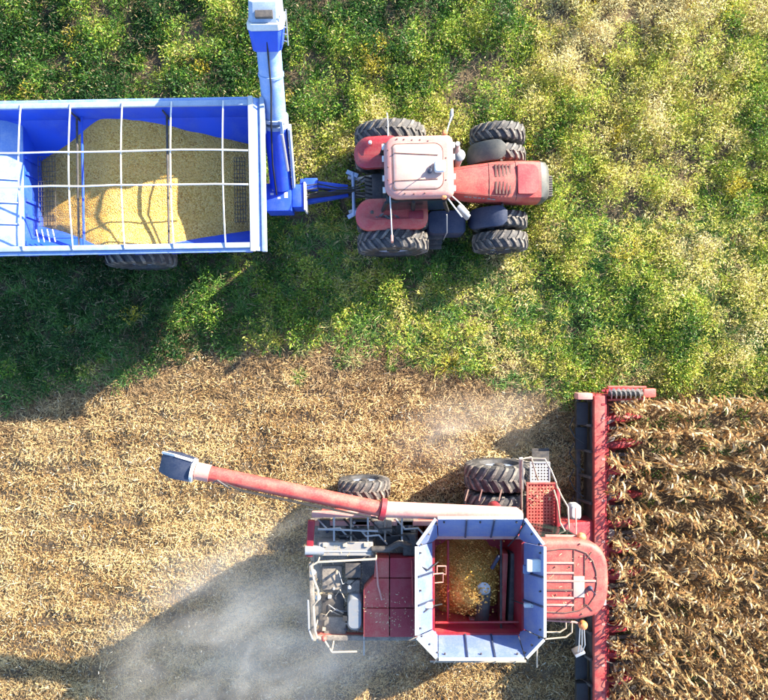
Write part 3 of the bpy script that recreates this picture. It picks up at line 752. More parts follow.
def tractor():
    root = empty('tractor', (0.22, 4.53, 0), R(1.5))
    tag(root, 'dusty red tractor with twin wheels all round pulling the blue grain cart', 'tractor')
    F = Frame(root)
    XF = 3.08
    for s in (1, -1):
        wheel(root, 0, s * 1.50, 1.02, .54, .50, M['rim'], s, 22); wheel(root, 0, s * .90, 1.02, .50, .50, M['rim'], s, 22)
        wheel(root, XF, s * 1.52, .80, .50, .40, M['rim'], s, 20); wheel(root, XF, s * .93, .80, .44, .40, M['rim'], s, 20)
        m = MB(); m.path([(0, 0, .98), (0, s * 1.55, .98)], .13, 12); m.build('rear_axle', M['dark'], root)
        m = MB(); m.path([(XF, 0, .76), (XF, s * 1.55, .76)], .10, 12); m.build('front_axle', M['dark'], root)
    # chassis
    m = MB(); m.box(-.55, .9, -.38, .38, .62, 1.45); m.box(.9, 3.9, -.26, .26, .62, 1.2); m.box(3.3, 3.95, -.3, .3, .55, 1.1)
    m.build('chassis', M['dark'], root, bevel=.03)
    # rear mudguards: long domed shells over the inner wheels
    for s in (1, -1):
        y0, y1 = sorted((s * .42, s * 1.27))
        m = MB(); poly = rrect(-1.02, .95 if s < 0 else .25, y0, y1, [.30, .40, .40, .30], 6)
        cx, cy = -.05, (y0 + y1) / 2
        def zz(x): return 2.02 - .30 * max(0, (-.15 - x)) ** 2 * 1.1 - .18 * max(0, x - .35) ** 2
        rings = []
        for ins, dz in ((.0, -.22), (.0, -.06), (.05, -.015), (.13, .03), (.26, .055)):
            rings.append([(cx + (x - cx) * (1 - ins / 1.0), cy + (y - cy) * (1 - ins / .43), zz(x) + dz) for x, y in poly])
        m.loft(rings); fd = m.build('rear_fender', M['red'] if s > 0 else M['faded_red'], root)
        q = F(370, 142, 2.1) if s > 0 else F(372, 212, 2.1)
        b = MB(); b.lathe_z([(0, .05), (.05, .05), (.09, .03)], 12, (q[0], q[1], 2.03)); b.build('fender_light', M['white'] if s > 0 else M['dark'], fd)
    # cab: glass house, pillars, roof
    m = MB(); m.loft([[(-.25, -.55, 1.3), (1.35, -.5, 1.3), (1.35, .5, 1.3), (-.25, .55, 1.3)], [(-.30, -.78, 1.75), (1.50, -.72, 1.75), (1.50, .72, 1.75), (-.30, .78, 1.75)], [(-.18, -.74, 2.86), (1.30, -.72, 2.86), (1.30, .72, 2.86), (-.18, .74, 2.86)]])
    cb = m.build('cab_glass', M['glass'], root)
    for x0, x1 in ((-.30, -.18), (.55, .52), (1.50, 1.30)):
        for s in (1, -1):
            m = MB(); m.bar((x0, s * .775, 1.75), (x1, s * .745, 2.88), .07, .08); m.build('cab_pillar', M['black'], cb)
    m = MB(); m.box(-.2, 1.2, -.5, .5, .95, 1.30); m.build('cab_floor', M['dark'], root)
    m = MB(); m.box(.05, .5, -.25, .25, 1.31, 1.75); m.box(.0, .12, -.25, .25, 1.75, 2.3); m.build('seat', M['black'], root, bevel=.04)
    a = F(385, 198.5, 3.12); b = F(453, 134, 3.12)
    poly = rrect(a[0], b[0], a[1], b[1], [.16, .34, .34, .16], 6); cx, cy = (a[0] + b[0]) / 2, (a[1] + b[1]) / 2
    def ringz(k, z): return [(cx + (x - cx) * k, cy + (y - cy) * k, z) for x, y in poly]
    m = MB(); m.loft([ringz(.93, 2.87), ringz(.99, 2.90), ringz(1.0, 3.00), ringz(.985, 3.07), ringz(.93, 3.12), ringz(.80, 3.145)])
    rf = m.build('cab_roof', M['pale_red'], root)  # paler than the body red: sun washout put into the roof colour
    h0 = F(393, 190, 3.2); h1 = F(443, 142, 3.2)
    m = MB(); m.prism(rrect(h0[0], h1[0], h0[1], h1[1], [.22, .10, .10, .22], 5), 3.12, 3.156); m.build('roof_seam', M['seam'], rf)
    m = MB(); m.prism(rrect(h0[0] + .025, h1[0] - .025, h0[1] + .025, h1[1] - .025, [.2, .09, .09, .2], 5), 3.12, 3.185, .05, 3.16); ht = m.build('roof_hatch', M['hatch'], rf)
    for py0, py1 in ((153, 155), (181, 179)):
        m = MB(); m.bar(tuple(F(394, py0, 3.19)), tuple(F(438, py1, 3.19)), .02, .016); m.build('hatch_groove', M['seam'], ht)
    for px, py in ((397, 139), (404, 139.5), (412, 140), (420, 140), (428, 141), (388, 150), (388, 167), (388, 180), (405, 193.5), (414, 194), (425, 193), (446, 158), (446, 180)):
        q = F(px, py, 3.14); m = MB(); m.lathe_z([(-.01, .018), (.025, .018), (.03, .01)], 8, (q[0], q[1], 3.128)); m.build('roof_bolt', M['seam'], rf)
    q = F(440, 166, 3.3); m = MB(); m.prism(rrect(q[0] - .14, q[0] + .14, q[1] - .15, q[1] + .15, .06), 3.22, 3.32, .03, 3.29); m.build('receiver', M['white'], rf)
    m = MB(); m.box(q[0] - .1, q[0] + .1, q[1] - .1, q[1] + .1, 3.17, 3.22); m.build('receiver_mount', M['dark'], rf)
    q = F(430, 170, 3.3); m = MB(); m.lathe_z([(0, .06), (.08, .06), (.11, .03)], 12, (q[0], q[1], 3.18)); m.build('antenna_base', M['navy'], rf)
    m = MB(); m.path([(q[0], q[1], 3.28), (q[0] - .02, q[1], 3.6)], .012, 6); m.build('antenna', M['black'], rf)
    for px, py in ((444, 196.5), (445, 133)):
        q = F(px, py, 3.05); m = MB(); m.lathe_z([(0, .07), (.10, .07), (.13, .04)], 14, (q[0], q[1], 2.98)); m.build('beacon', M['orange'], rf)
    # bonnet
    def hood_ring(x, hw, zt, zl):
        pr = [(-hw * .96, zl), (-hw, zl + .25), (-hw * .97, zt - .16), (-hw * .86, zt - .05), (-hw * .5, zt), (0, zt + .02), (hw * .5, zt), (hw * .86, zt - .05), (hw * .97, zt - .16), (hw, zt - .25 if False else zl + .25), (hw * .96, zl)]
        return [(x, y, z) for y, z in pr]
    m = MB(); m.loft([hood_ring(1.52, .37, 2.02, 1.25), hood_ring(2.1, .44, 2.02, 1.2), hood_ring(2.9, .54, 1.98, 1.15), hood_ring(3.6, .56, 1.92, 1.1), hood_ring(4.05, .555, 1.858, 1.1)])
    hd = m.build('bonnet', M['faded_red'], root)
    m = MB(); m.loft([hood_ring(4.055, .55, 1.853, 1.0), hood_ring(4.20, .53, 1.81, 1.0), hood_ring(4.30, .45, 1.70, 1.0), hood_ring(4.35, .34, 1.5, 1.0)])
    m.build('bonnet_nose', M['nose'], root)
    m = MB(); pl_ = rrect(3.40, 3.98, -.40, .40, [.22, .03, .03, .22], 5); zt_ = lambda x: 1.998 - .125 * (x - 3.3)
    m.loft([[(x, y, zt_(x) - .10) for x, y in pl_], [(x, y, zt_(x)) for x, y in pl_]]); m.build('bonnet_badge_panel', M['red'], hd)
    for r_ in (-1, 1):
        for k in range(5):
            x = 2.78 + k * .095; m = MB(); m.box(x, x + .05, r_ * .23 - .17, r_ * .23 + .17, 1.95, 2.012 - .012 * k); m.build('vent_slot', M['seam'], hd)
    for s in (-1, 1):       # side decals and headlights
        if s < 0:
            for k, L_ in enumerate((.10, .07, .09, .08, .05, .10, .09)):
                xa = 1.95 + k * .125; ya = -.974 * float(np.interp(xa + L_ / 2, [1.52, 2.1, 2.9], [.37, .44, .54])); sl_ = .125 * L_ / 2
                m = MB(); m.hexa([(xa, ya + sl_ - .010, 1.80), (xa + L_, ya - sl_ - .010, 1.80), (xa + L_, ya - sl_ + .004, 1.80), (xa, ya + sl_ + .004, 1.80), (xa, ya + sl_ - .006, 1.865), (xa + L_, ya - sl_ - .006, 1.865), (xa + L_, ya - sl_ + .008, 1.865), (xa, ya + sl_ + .008, 1.865)])
                m.build('side_decal', M['intake'], hd)
        m = MB(); m.box(4.14, 4.22, s * .22, s * .42, 1.62, 1.74); m.build('headlight', M['white'], hd, bevel=.015)
    for xs_ in (2.62, 3.36):
        hw_ = float(np.interp(xs_, [1.52, 2.1, 2.9, 3.6], [.37, .44, .54, .56])); zt_s = float(np.interp(xs_, [2.1, 2.9, 3.6], [2.02, 1.98, 1.92]))
        m = MB(); m.path([(xs_, hw_ * t, zt_s + dz) for t, dz in ((-.97, -.155), (-.86, -.045), (-.5, .005), (0, .025), (.5, .005), (.86, -.045), (.97, -.155))], .009, 5); m.build('bonnet_seam', M['seam'], hd)
    for s in (-1, 1):
        m = MB(); m.path([(1.56, s * .30, 2.018), (2.1, s * .36, 2.015), (2.75, s * .44, 1.985), (3.35, s * .46, 1.94)], .007, 5); m.build('bonnet_crease', M['seam'], hd)
        for q_ in (.25, .55):
            m = MB(); m.box(cx + .86, cx + .93, cy + s * q_ - .07, cy + s * q_ + .07, 2.92, 3.02); m.build('work_light', M['white'], rf, bevel=.01)
            m = MB(); m.box(a[0] - .05, a[0] + .03, cy + s * q_ - .07, cy + s * q_ + .07, 2.93, 3.02); m.build('work_light', M['white'], rf, bevel=.01)
    m = MB()
    for k in range(9):
        y = -.27 + k * .067; m.box(4.32, 4.56, y - .024, y + .024, .62, 1.08)
    m.box(4.25, 4.5, -.3, .3, .56, .68); m.build('front_weight', M['dark'], root, bevel=.01)
    # front mudguards over the inner front wheels
    for s in (1, -1):
        y0, y1 = sorted((s * .62, s * 1.2))
        fender_loft(root, 'front_fender', 0, 0, y0, y1, .76, .93, 86, 172, M['nose'] if s > 0 else M['navy'], xc=XF)  # navy on the guard away from the sun: shade put into the colour
        m = MB(); m.path([(XF - .05, s * .35, 1.2), (XF - .05, s * .62, 1.62)], .035, 8); m.build('fender_stay', M['dark'], root)
    # exhaust and air cleaner by the right front pillar
    q = F(457, 146, 2.7); m = MB(); m.lathe_z([(0, .11), (1.2, .11), (1.28, .06), (1.6, .06)], 16, (q[0], q[1], 1.3)); m.build('exhaust_stack', M['silver'], root)
    q = F(459, 156, 2.2); m = MB(); m.lathe_z([(0, .13), (.75, .13), (.80, .16), (.88, .16), (.94, .08)], 16, (q[0], q[1], 1.4)); m.build('air_cleaner', M['grey'], root)
    # mirrors
    m = MB(); m.path([F(446, 135, 2.9), F(449, 124, 2.95), F(452, 116, 2.9)], .018, 6); mi = m.build('mirror_arm', M['white'], root)
    q = F(452, 114, 2.8); m = MB(); m.box(q[0] - .04, q[0] + .03, q[1] - .10, q[1] + .10, 2.5, 2.92); m.build('mirror', M['grey'], mi, bevel=.02)
    m = MB(); m.path([F(446, 196, 2.9), F(455, 208, 2.8), F(462, 217, 2.7)], .018, 6); m.path([F(452, 196, 2.7), F(463, 206, 2.7), F(469, 213, 2.6)], .016, 6); mi = m.build('mirror_arm', M['white'], root)
    q = F(464, 211, 2.7); m = MB(); m.bar((q[0] - .15, q[1] + .14, 2.55), (q[0] + .14, q[1] - .16, 2.55), .10, .42); m.build('mirror', M['grey'], mi, bevel=.03)
    # wipe-down rod and rear work-light rod across roof edge
    m = MB(); m.path([F(390, 196, 3.0), F(391, 215, 2.85), F(392, 237, 2.6)], .016, 6); ar = m.build('mirror_arm', M['white'], root)
    q = F(392, 239, 2.6); m = MB(); m.box(q[0] - .03, q[0] + .03, q[1] - .09, q[1] + .09, 2.45, 2.75); m.build('mirror', M['pale_red'], ar, bevel=.02)
    m = MB(); m.path([F(388, 136, 3.0), F(388, 122, 2.9), F(387, 113, 2.8)], .014, 6); m.build('marker_rod', M['white'], root)
    # steps, fuel tank and battery box below the left door
    m = MB(); m.prism(rrect(.95, 2.05, -1.32, -.62, .16, 5), .62, 1.22, .06, 1.15); m.build('fuel_tank', M['navy'], root)
    m = MB(); m.prism(rrect(1.0, 1.9, .60, 1.05, .14, 5), .62, 1.20, .06, 1.14); m.build('fuel_tank', M['navy'], root)
    for k in range(3):
        m = MB(); m.box(.98 - .02 * k, 1.42, -1.42 - .10 * k, -1.30 - .06 * k, .98 - .27 * k, 1.02 - .27 * k); m.build('step', M['dark'], root)
    m = MB(); m.path([(1.48, -1.35, .5), (1.50, -1.30, 1.4), (1.46, -.9, 1.9)], .018, 6); m.build('grab_rail', M['grey'], root)
    m = MB(); m.box(.42, .82, -1.02, -.80, 1.97, 2.05); m.build('tool_box', M['dark_red'], root, bevel=.02)
    # three-point linkage
    for s in (1, -1):
        m = MB(); m.bar((-.5, s * .32, .75), (-1.25, s * .50, .62), .09, .10); m.build('lift_arm', M['grey'], root, bevel=.01)
        m = MB(); m.path([(-.55, s * .34, 1.35), (-.95, s * .44, .72)], .04, 8); m.build('lift_rod', M['silver'], root)
        m = MB(); m.bar((-1.28, s * .66, .66), (-.95, s * .50, .75), .12, .08); m.build('lift_hook', M['rail'], root, bevel=.01)
    m = MB(); m.path([(-1.10, -.62, .72), (-1.10, .62, .72)], .05, 10); m.build('cross_shaft', M['rail'], root)
    m = MB(); m.bar((-.4, 0, .50), (-1.4, 0, .50), .14, .06); m.build('drawbar', M['dark'], root, bevel=.01)
    for k in range(6):
        y = -.28 + k * .11; m = MB(); m.path([(-.50, y, 1.30), (-.75, y + .04, 1.38), (-1.0, y * .6 + .05, 1.1)], .022, 6); m.build('hydraulic_hose', M['black'] if k % 2 else M['dark'], root)
    m = MB(); m.box(-.75, -.45, -.36, .36, 1.10, 1.30); m.build('valve_block', M['dusty'], root, bevel=.02)
tractor()

# ------------------------------------------------------------------ the combine harvester
def perforated(x0, x1, y0, y1, z, cell, name, mat, parent, th=.02):
    m = MB(); nx = max(2, round((x1 - x0) / cell)); ny = max(2, round((y1 - y0) / cell)); dx = (x1 - x0) / nx; dy = (y1 - y0) / ny
    for i in range(nx):
        for j in range(ny):
            a, b = x0 + i * dx, y0 + j * dy; cx, cy = a + dx / 2, b + dy / 2; k = .34
            v = [(a, b, z), (a + dx, b, z), (a + dx, b + dy, z), (a, b + dy, z), (cx, cy - dy * k, z), (cx + dx * k, cy, z), (cx, cy + dy * k, z), (cx - dx * k, cy, z)]
            m.add(v, [(0, 1, 4), (1, 5, 4), (1, 2, 5), (2, 6, 5), (2, 3, 6), (3, 7, 6), (3, 0, 7), (0, 4, 7)])
    m.box(x0 - .03, x0 - .002, y0 - .03, y1 + .03, z - .06, z + .015); m.box(x1 + .002, x1 + .03, y0 - .03, y1 + .03, z - .06, z + .015)
    m.box(x0 - .002, x1 + .002, y0 - .03, y0 - .002, z - .06, z + .015); m.box(x0 - .002, x1 + .002, y1 + .002, y1 + .03, z - .06, z + .015)
    return m.build(name, mat, parent, smooth=False)

def combine():
    root = empty('combine_harvester', (2.0, -5.57, 0))
    tag(root, 'red combine harvester with open grain tank cutting standing corn', 'combine harvester')
    C = Frame(root, upper_rear)
    def wire(name, pts, r, mat, parent=root, n=6): 
        m = MB(); m.path([C(*p) for p in pts], r, n); return m.build(name, mat, parent)
    # wheels
    xf = 1.28; xr = C(364, 492, 1.0)[0]
    for s in (1, -1):
        wheel(root, xf, s * 2.02, 1.0, .70, .50, M['rim'], s, 22); wheel(root, xf, s * 1.24, 1.0, .66, .50, M['rim'], s, 22)
        wheel(root, xr, s * 1.62, .76, .52, .38, M['rim'], s, 20)
        m = MB(); m.path([(xf, 0, .96), (xf, s * 2.1, .96)], .16, 12); m.build('front_axle', M['dark'], root)
        m = MB(); m.path([(xr, 0, .72), (xr, s * 1.6, .72)], .12, 12); m.build('rear_axle', M['dark'], root)
    # body and side shields
    m = MB(); m.box(-3.4, -.95, -.85, .85, .85, 2.45); m.box(-.94, 2.0, -.85, .85, .85, 1.70); m.build('body', M['dark_red'], root, bevel=.05)
    for s, q in ((1, 1.40), (-1, 1.36)):
        m = MB(); m.hexa([(-3.7, s * (q - .30), 1.5), (.1, s * (q - .30), 1.35), (.1, s * (q - .22), 1.35), (-3.7, s * (q - .22), 1.5), (-3.7, s * (q - .06), 2.75), (.1, s * q, 2.75), (.1, s * (q + .07), 2.75), (-3.7, s * (q + .01), 2.75)])
        m.build('side_shield', M['faded_red'], root)
        m = MB(); m.box(-3.72, .1, s * q - .06, s * q + .06, 2.76, 2.84); m.build('shield_top', M['pale_red'] if s > 0 else M['dusty'], root, bevel=.02)
    # straw chopper and rear hood
    m = MB(); m.hexa([(-4.1, -.8, 1.0), (-3.42, -.8, 1.0), (-3.42, .8, 1.0), (-4.1, .8, 1.0), (-3.95, -.8, 1.9), (-3.42, -.8, 2.3), (-3.42, .8, 2.3), (-3.95, .8, 1.9)]); m.build('straw_chopper', M['dusty'], root, bevel=.03)
    # engine deck
    a = C(314, 637, 2.7); b = C(418, 516, 2.7)
    m = MB(); m.box(a[0], b[0], a[1], b[1], 2.46, 2.62); m.build('engine_deck', M['dusty'], root, bevel=.01)
    # bumpy machinery: ribs, boxes and covers sunk in the deck
    bits = [((319, 520), (330, 528), 2.86, 'dark'), ((333, 519), (346, 530), 2.80, 'dusty'), ((349, 519), (371, 526), 2.84, 'dark'), ((338, 531), (362, 540), 2.78, 'black'),
            ((374, 521), (392, 533), 2.92, 'dusty'), ((396, 520), (414, 531), 2.84, 'dark'), ((376, 536), (400, 546), 2.80, 'black'), ((403, 534), (416, 556), 2.95, 'dark'),
            ((322, 566), (342, 590), 2.70, 'dusty'), ((322, 594), (344, 614), 2.68, 'dark'), ((324, 617), (346, 636), 2.72, 'dusty'), ((345, 563), (361, 578), 2.84, 'dark'), ((347, 580), (360, 593), 2.78, 'dusty')]
    for (p0, p1, h, mt) in bits:
        q0 = C(p0[0], p1[1], h); q1 = C(p1[0], p0[1], h); m = MB(); m.box(q0[0], q1[0], q0[1], q1[1], 2.625, h); m.build('engine_part', M[mt], root, bevel=.03)
    for k in range(7):          # hoses and lines curling over the deck
        x0 = 318 + k * 13; y0 = 519 + (k * 7) % 14
        wire('hose', [(x0, y0, 2.8), (x0 + 9, y0 + 10, 3.0), (x0 + 22, y0 + 9, 3.02), (x0 + 30, y0 + 18, 2.85)], .022, M['black'] if k % 3 else M['grey'])
    rr_ = random.Random(5)
    for k in range(26):         # small fittings
        px, py = (rr_.uniform(320, 414), rr_.uniform(519, 541)) if k % 3 else (rr_.uniform(322, 360), rr_.uniform(566, 634)); q = C(px, py, 2.85); r0 = rr_.uniform(.025, .07); hh = rr_.uniform(2.72, 2.98)
        m = MB()
        if k % 2: m.lathe_z([(0, r0), (hh - 2.62 - .02, r0), (hh - 2.62, r0 * .6)], 10, (q[0], q[1], 2.62))
        else: m.box(q[0] - r0, q[0] + r0 * 1.6, q[1] - r0, q[1] + r0 * .8, 2.62, hh)
        m.build('fitting', M[rr_.choice(['grey', 'dark', 'silver', 'dusty', 'pipe', 'black', 'navy'])], root)
    for k in range(8):          # cables and lines on the open floor
        x0, y0 = rr_.uniform(320, 345), rr_.uniform(566, 626)
        wire('cable', [(x0, y0, 2.70), (x0 + rr_.uniform(2, 9), y0 + rr_.uniform(-8, 8), 2.80), (x0 + rr_.uniform(8, 16), y0 + rr_.uniform(-9, 9), 2.78), (x0 + 18, y0 + rr_.uniform(-9, 9), 2.68)], .012, M[rr_.choice(['black', 'black', 'pipe', 'grey'])])
    wire('coolant_pipe', [(372, 549, 3.0), (388, 549, 3.05), (399, 543, 3.05), (409, 546, 2.95), (413, 556, 2.8)], .075, M['dark'], n=12)
    for k in range(5):
        wire('tie_bar', [(334 + 17 * k, 517, 2.97), (334 + 17 * k, 541, 2.97)], .024, M['dusty'] if k % 2 else M['grey'])
    wire('cross_rail', [(318, 529, 3.0), (378, 531, 3.0)], .025, M['grey'])
    # long pale air intake box with exhaust stub behind it
    q0 = C(317, 556, 3.0); q1 = C(373, 542, 3.0)
    m = MB(); m.prism(rrect(q0[0], q1[0], q0[1], q1[1], .03, 2), 2.63, 3.0, .05, 2.95); ab = m.build('intake_box', M['intake'], root)
    m = MB(); m.box(q0[0] - .02, q1[0] + .02, q0[1] + .1, q0[1] + .13, 3.0, 3.015); m.build('box_seam', M['grey'], ab)
    for px in (325, 345, 366):
        q = C(px, 544, 3.0); m = MB(); m.box(q[0] - .05, q[0] + .05, q[1] - .06, q[1] + .04, 2.98, 3.04); m.build('box_clamp', M['pipe'], ab, bevel=.008)
    e0 = C(324, 550, 2.95); e1 = C(305, 550, 3.0); m = MB()
    m.lathe_y([(0, .001), (0, .12), (.1, .12)], 4, (99, 0, -50)) if False else None
    m.path([e0, e1], .11, 16, cap=False); m.path([e0, (e1[0] + .02, e1[1], e1[2])], .085, 16); ex = m.build('exhaust_pipe', M['silver'], root)
    m = MB(); m.path([(e1[0] + .03, e1[1], e1[2]), (e1[0] - .006, e1[1], e1[2])], .084, 16); m.build('exhaust_mouth', M['black'], ex)
    # red engine covers: two panel columns, tank shadow put into the darker one
    cols = ((363.5, 389), (390, 417)); rows = ((558, 577.5), (578.5, 607.5), (608.5, 637))
    for ci, (x0, x1) in enumerate(cols):
        for ri, (y0, y1) in enumerate(rows):
            q0 = C(x0, y1, 3.05); q1 = C(x1, y0, 3.05)
            poly = [(q0[0], q0[1]), (q1[0], q0[1]), (q1[0], q1[1]), (q0[0], q1[1])]
            if ci == 0 and ri == 0: poly = [(C(374, 0, 3.05)[0], q0[1]), (q1[0], q0[1]), (q1[0], q1[1]), (C(376, 0, 3.05)[0], q1[1])]
            if ci == 0 and ri == 1: poly = [(q0[0], q0[1]), (q1[0], q0[1]), (q1[0], q1[1]), (C(374, 0, 3.05)[0], q1[1]), (q0[0], C(0, 590, 3.05)[1])]
            m = MB(); m.prism(poly, 2.63, 3.05); m.build('engine_cover', M['dark_red'] if (ci == 1) else M['faded_red'], root, bevel=.012)
    wire('cover_strap', [(376, 556, 3.08), (378, 585, 3.08), (382, 600, 3.08)], .022, M['pale_red'])
    wire('cover_strut', [(412, 560, 3.08), (413, 605, 3.08)], .02, M['red'])
    # rounded rotary screen housing
    q0 = C(347, 632, 3.0); q1 = C(362.5, 596, 3.0)
    m = MB(); m.prism(rrect(q0[0], q1[0], q0[1], q1[1], .15, 5), 2.63, 2.98, .08, 2.88); m.build('rotary_screen', M['screen'], root)
    # rear frame posts and rails
    for (p0, p1, wd_, mt) in (((311.5, 520, 2.95), (309.5, 556, 2.95), .16, 'dark_red'), ((311, 562, 2.9), (314, 640, 2.9), .10, 'dusty'), ((312, 514, 2.9), (376, 514, 2.9), .14, 'pale_red')):
        m = MB(); m.bar(C(*p0), C(*p1), wd_, .14); m.build('frame_beam', M[mt], root, bevel=.02)
    wire('handrail', [(376, 559, 3.35), (318, 562, 3.4), (311, 566, 3.4), (314, 580, 3.4), (318, 590, 3.4), (318, 600, 3.4), (313, 606, 3.35), (315, 630, 3.3), (318, 642, 3.2)], .026, M['pipe'])
    wire('handrail', [(308, 600, 3.0), (309, 630, 3.0), (313, 640, 3.0)], .022, M['grey'])
    wire('handrail', [(318, 637, 3.1), (325, 641, 3.1), (332, 652, 3.0), (357, 651.5, 3.0)], .022, M['pipe'])
    wire('ladder_rail', [(364, 634, 2.9), (364, 655, 2.6)], .018, M['grey'])
    for px, py, mt in ((313, 572, 'white'), (318, 597, 'white'), (324, 638, 'faded_red')):
        q = C(px, py, 3.3); m = MB(); m.lathe_z([(-.08, .04), (.0, .07), (.06, .06), (.1, .02)], 10, (q[0], q[1], 3.3)); m.build('rear_lamp', M[mt], root)
    for px, py in ((318, 562), (315, 630), (376, 559), (332, 650)):
        q = C(px, py, 3.3); m = MB(); m.path([(q[0], q[1], 2.55), (q[0], q[1], 3.3)], .02, 6); m.build('rail_post', M['pipe'], root)
    # ------- grain tank
    rear = list(root.children); C = Frame(root, upper_front)
    zi, zo = 3.55, 4.40
    inn = [C(p[0], p[1], zi) for p in ((433, 537), (523, 537), (523, 634), (433, 634))]
    x0, x1 = inn[0][0], inn[1][0]; y1, y0 = inn[0][1], inn[2][1]
    out = [C(p[0], p[1], zo) for p in ((437, 519), (524, 519), (543.5, 546), (543.5, 638), (525, 657.5), (438, 657.5), (417.5, 636), (417.5, 546))]
    cr = .12
    inn8 = [(x0 + cr, y1, zi), (x1 - cr, y1, zi), (x1, y1 - cr, zi), (x1, y0 + cr, zi), (x1 - cr, y0, zi), (x0 + cr, y0, zi), (x0, y0 + cr, zi), (x0, y1 - cr, zi)]
    names = ['tank_extension_panel', 'tank_corner_panel'] * 4
    for k in range(8):
        a, b, c_, d = Vector(inn8[k]), Vector(inn8[(k + 1) % 8]), Vector(out[(k + 1) % 8]), Vector(out[k])
        n = (b - a).cross(d - a).normalized() * .03
        if n.z > 0: n = -n
        m = MB(); g = .012
        e = (b - a).normalized() * g
        m.hexa([a + e, b - e, c_ - e, d + e, a + e + n, b - e + n, c_ - e + n, d + e + n]); pn = m.build(names[k], M['galv'], root)
        # folded lip on the top edge, butted at the corners
        m = MB(); dd = (c_ - d).normalized() * .02; outw = Vector(((c_ + d) / 2).to_2d().to_tuple() + (0,)) - Vector(((x0 + x1) / 2, (y0 + y1) / 2, 0)); outw.normalize()
        m.bar(d + dd + outw * .03, c_ - dd + outw * .03, .06, .05); m.build('panel_lip', M['white'], pn)
        for t in (.08, .5, .92):
            p0 = d.lerp(c_, t).lerp(a.lerp(b, t), .12) - n * 1.0; bm_ = MB(); bm_.path([tuple(p0 + n * .8), tuple(p0 - n * .5)], .022, 6); bm_.build('panel_bolt', M['dark'], pn)
        if k % 2 == 0:          # pressed stiffening ribs with gaps between the sheets
            for t in (.34, .66):
                p0 = a.lerp(b, t) - n * .6; p1 = d.lerp(c_, t) - n * .6
                m = MB(); m.bar(p0, p1, .035, .03, n); m.build('panel_rib', M['navy'], pn)
    # lower tank: upright red walls and sloping floor
    def sheet(name, pts, mat, th=.04):
        p = [Vector(q) for q in pts]; n = (p[1] - p[0]).cross(p[3] - p[0]).normalized() * th; m = MB(); m.hexa([*p, *[q + n for q in p]]); return m.build(name, M[mat], root)
    z0 = 2.35
    sheet('tank_wall', [(x0, y1, zi), (x1, y1, zi), (x1, y1, z0), (x0, y1, z0)], 'tank_red')
    sheet('tank_wall', [(x1, y0, zi), (x0, y0, zi), (x0, y0, z0), (x1, y0, z0)], 'tank_red')
    sheet('tank_wall', [(x0, y0, zi), (x0, y1, zi), (x0 + .03, y1, z0), (x0 + .03, y0, z0)], 'tank_red')
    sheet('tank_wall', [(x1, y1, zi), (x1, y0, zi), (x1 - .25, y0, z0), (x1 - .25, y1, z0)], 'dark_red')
    m = MB(); m.box(x0, x1, y0, y1, 1.9, 2.34); m.build('tank_floor', M['tank_red'], root)
    m = MB(); m.box(x0 - .10, x1 + .10, y0 - .10, y1 + .10, 2.0, zi - .08)
    m.f = [f for f in m.f if f != (4, 5, 6, 7)]; m.build('tank_shell', M['red'], root)
    # inner rim frame
    for (p, q) in (((x0, y1), (x1, y1)), ((x1, y1), (x1, y0)), ((x1, y0), (x0, y0)), ((x0, y0), (x0, y1))):
        v = Vector((q[0] - p[0], q[1] - p[1], 0)).normalized() * .045
        m = MB(); m.bar((p[0] + v.x, p[1] + v.y, zi + .01), (q[0] - v.x, q[1] - v.y, zi + .01), .08, .06); m.build('tank_rim', M['dark_red'] if p[1] != y1 or q[1] != y1 else M['pale_red'], root)
    # cross auger covers and braces inside
    for px in (505, 513):
        m = MB(); q0 = C(px, 552, 2.9); q1 = C(px - 3, 622, 2.9); m.bar((q0[0], q0[1], 2.75), (q1[0], q1[1], 2.75), .14, .5); m.build('cross_auger_cover', M['faded_red'] if px == 505 else M['dark'], root, bevel=.05)
    wire('tank_brace', [(435, 622.5, 3.3), (522, 622, 3.3)], .03, M['red'], n=8)
    wire('tank_brace', [(501, 540, 3.2), (501, 632, 3.2)], .028, M['dark'], n=8)
    wire('tank_brace', [(448, 540, 3.15), (448, 632, 3.15)], .028, M['dark_red'], n=8)
    # the loading auger leaning up to the fountain of grain
    m = MB(); m.path([C(481, 628, 2.6), C(484, 592, 3.3)], .175, 18); la = m.build('loading_auger', M['nose'], root)
    q = C(484, 590, 3.4); m = MB(); m.lathe_z([(0, .16), (.04, .17), (.08, .12), (.11, .04)], 14, (q[0], q[1], 3.30)); m.build('auger_cap', M['white'], la)
    m = MB(); q = C(479, 626, 2.9); m.box(q[0] - .22, q[0] + .22, q[1] - .10, q[1] + .10, 2.5, 2.72); m.build('auger_foot', M['pale_red'], la, bevel=.03)
    wire('tank_sensor', [(492, 568, 3.2), (499, 556, 3.35)], .05, M['navy'], n=10)
    # tank ladder rungs, sensor plates, stay cables
    for p in (((437, 566, 3.55), (446, 566, 3.5), (446, 574, 3.45), (437, 574, 3.5), (437, 566, 3.55)), ((433, 574, 3.6), (443, 573, 3.5), (443, 582, 3.45), (433, 583, 3.5), (433, 574, 3.6))):
        wire('tank_rung', p, .016, M['pale_red'])
    for p in (((420, 566, 4.2), (428, 570, 3.95), (438, 562, 3.6)), ((424, 612, 4.1), (432, 606, 3.9), (442, 604, 3.6)), ((532, 606, 4.0), (521, 603, 3.7), (512, 600, 3.4)), ((524, 524, 4.3), (517, 536, 3.7), (508, 546, 3.3))):
        wire('stay_cable', p, .016, M['black'])
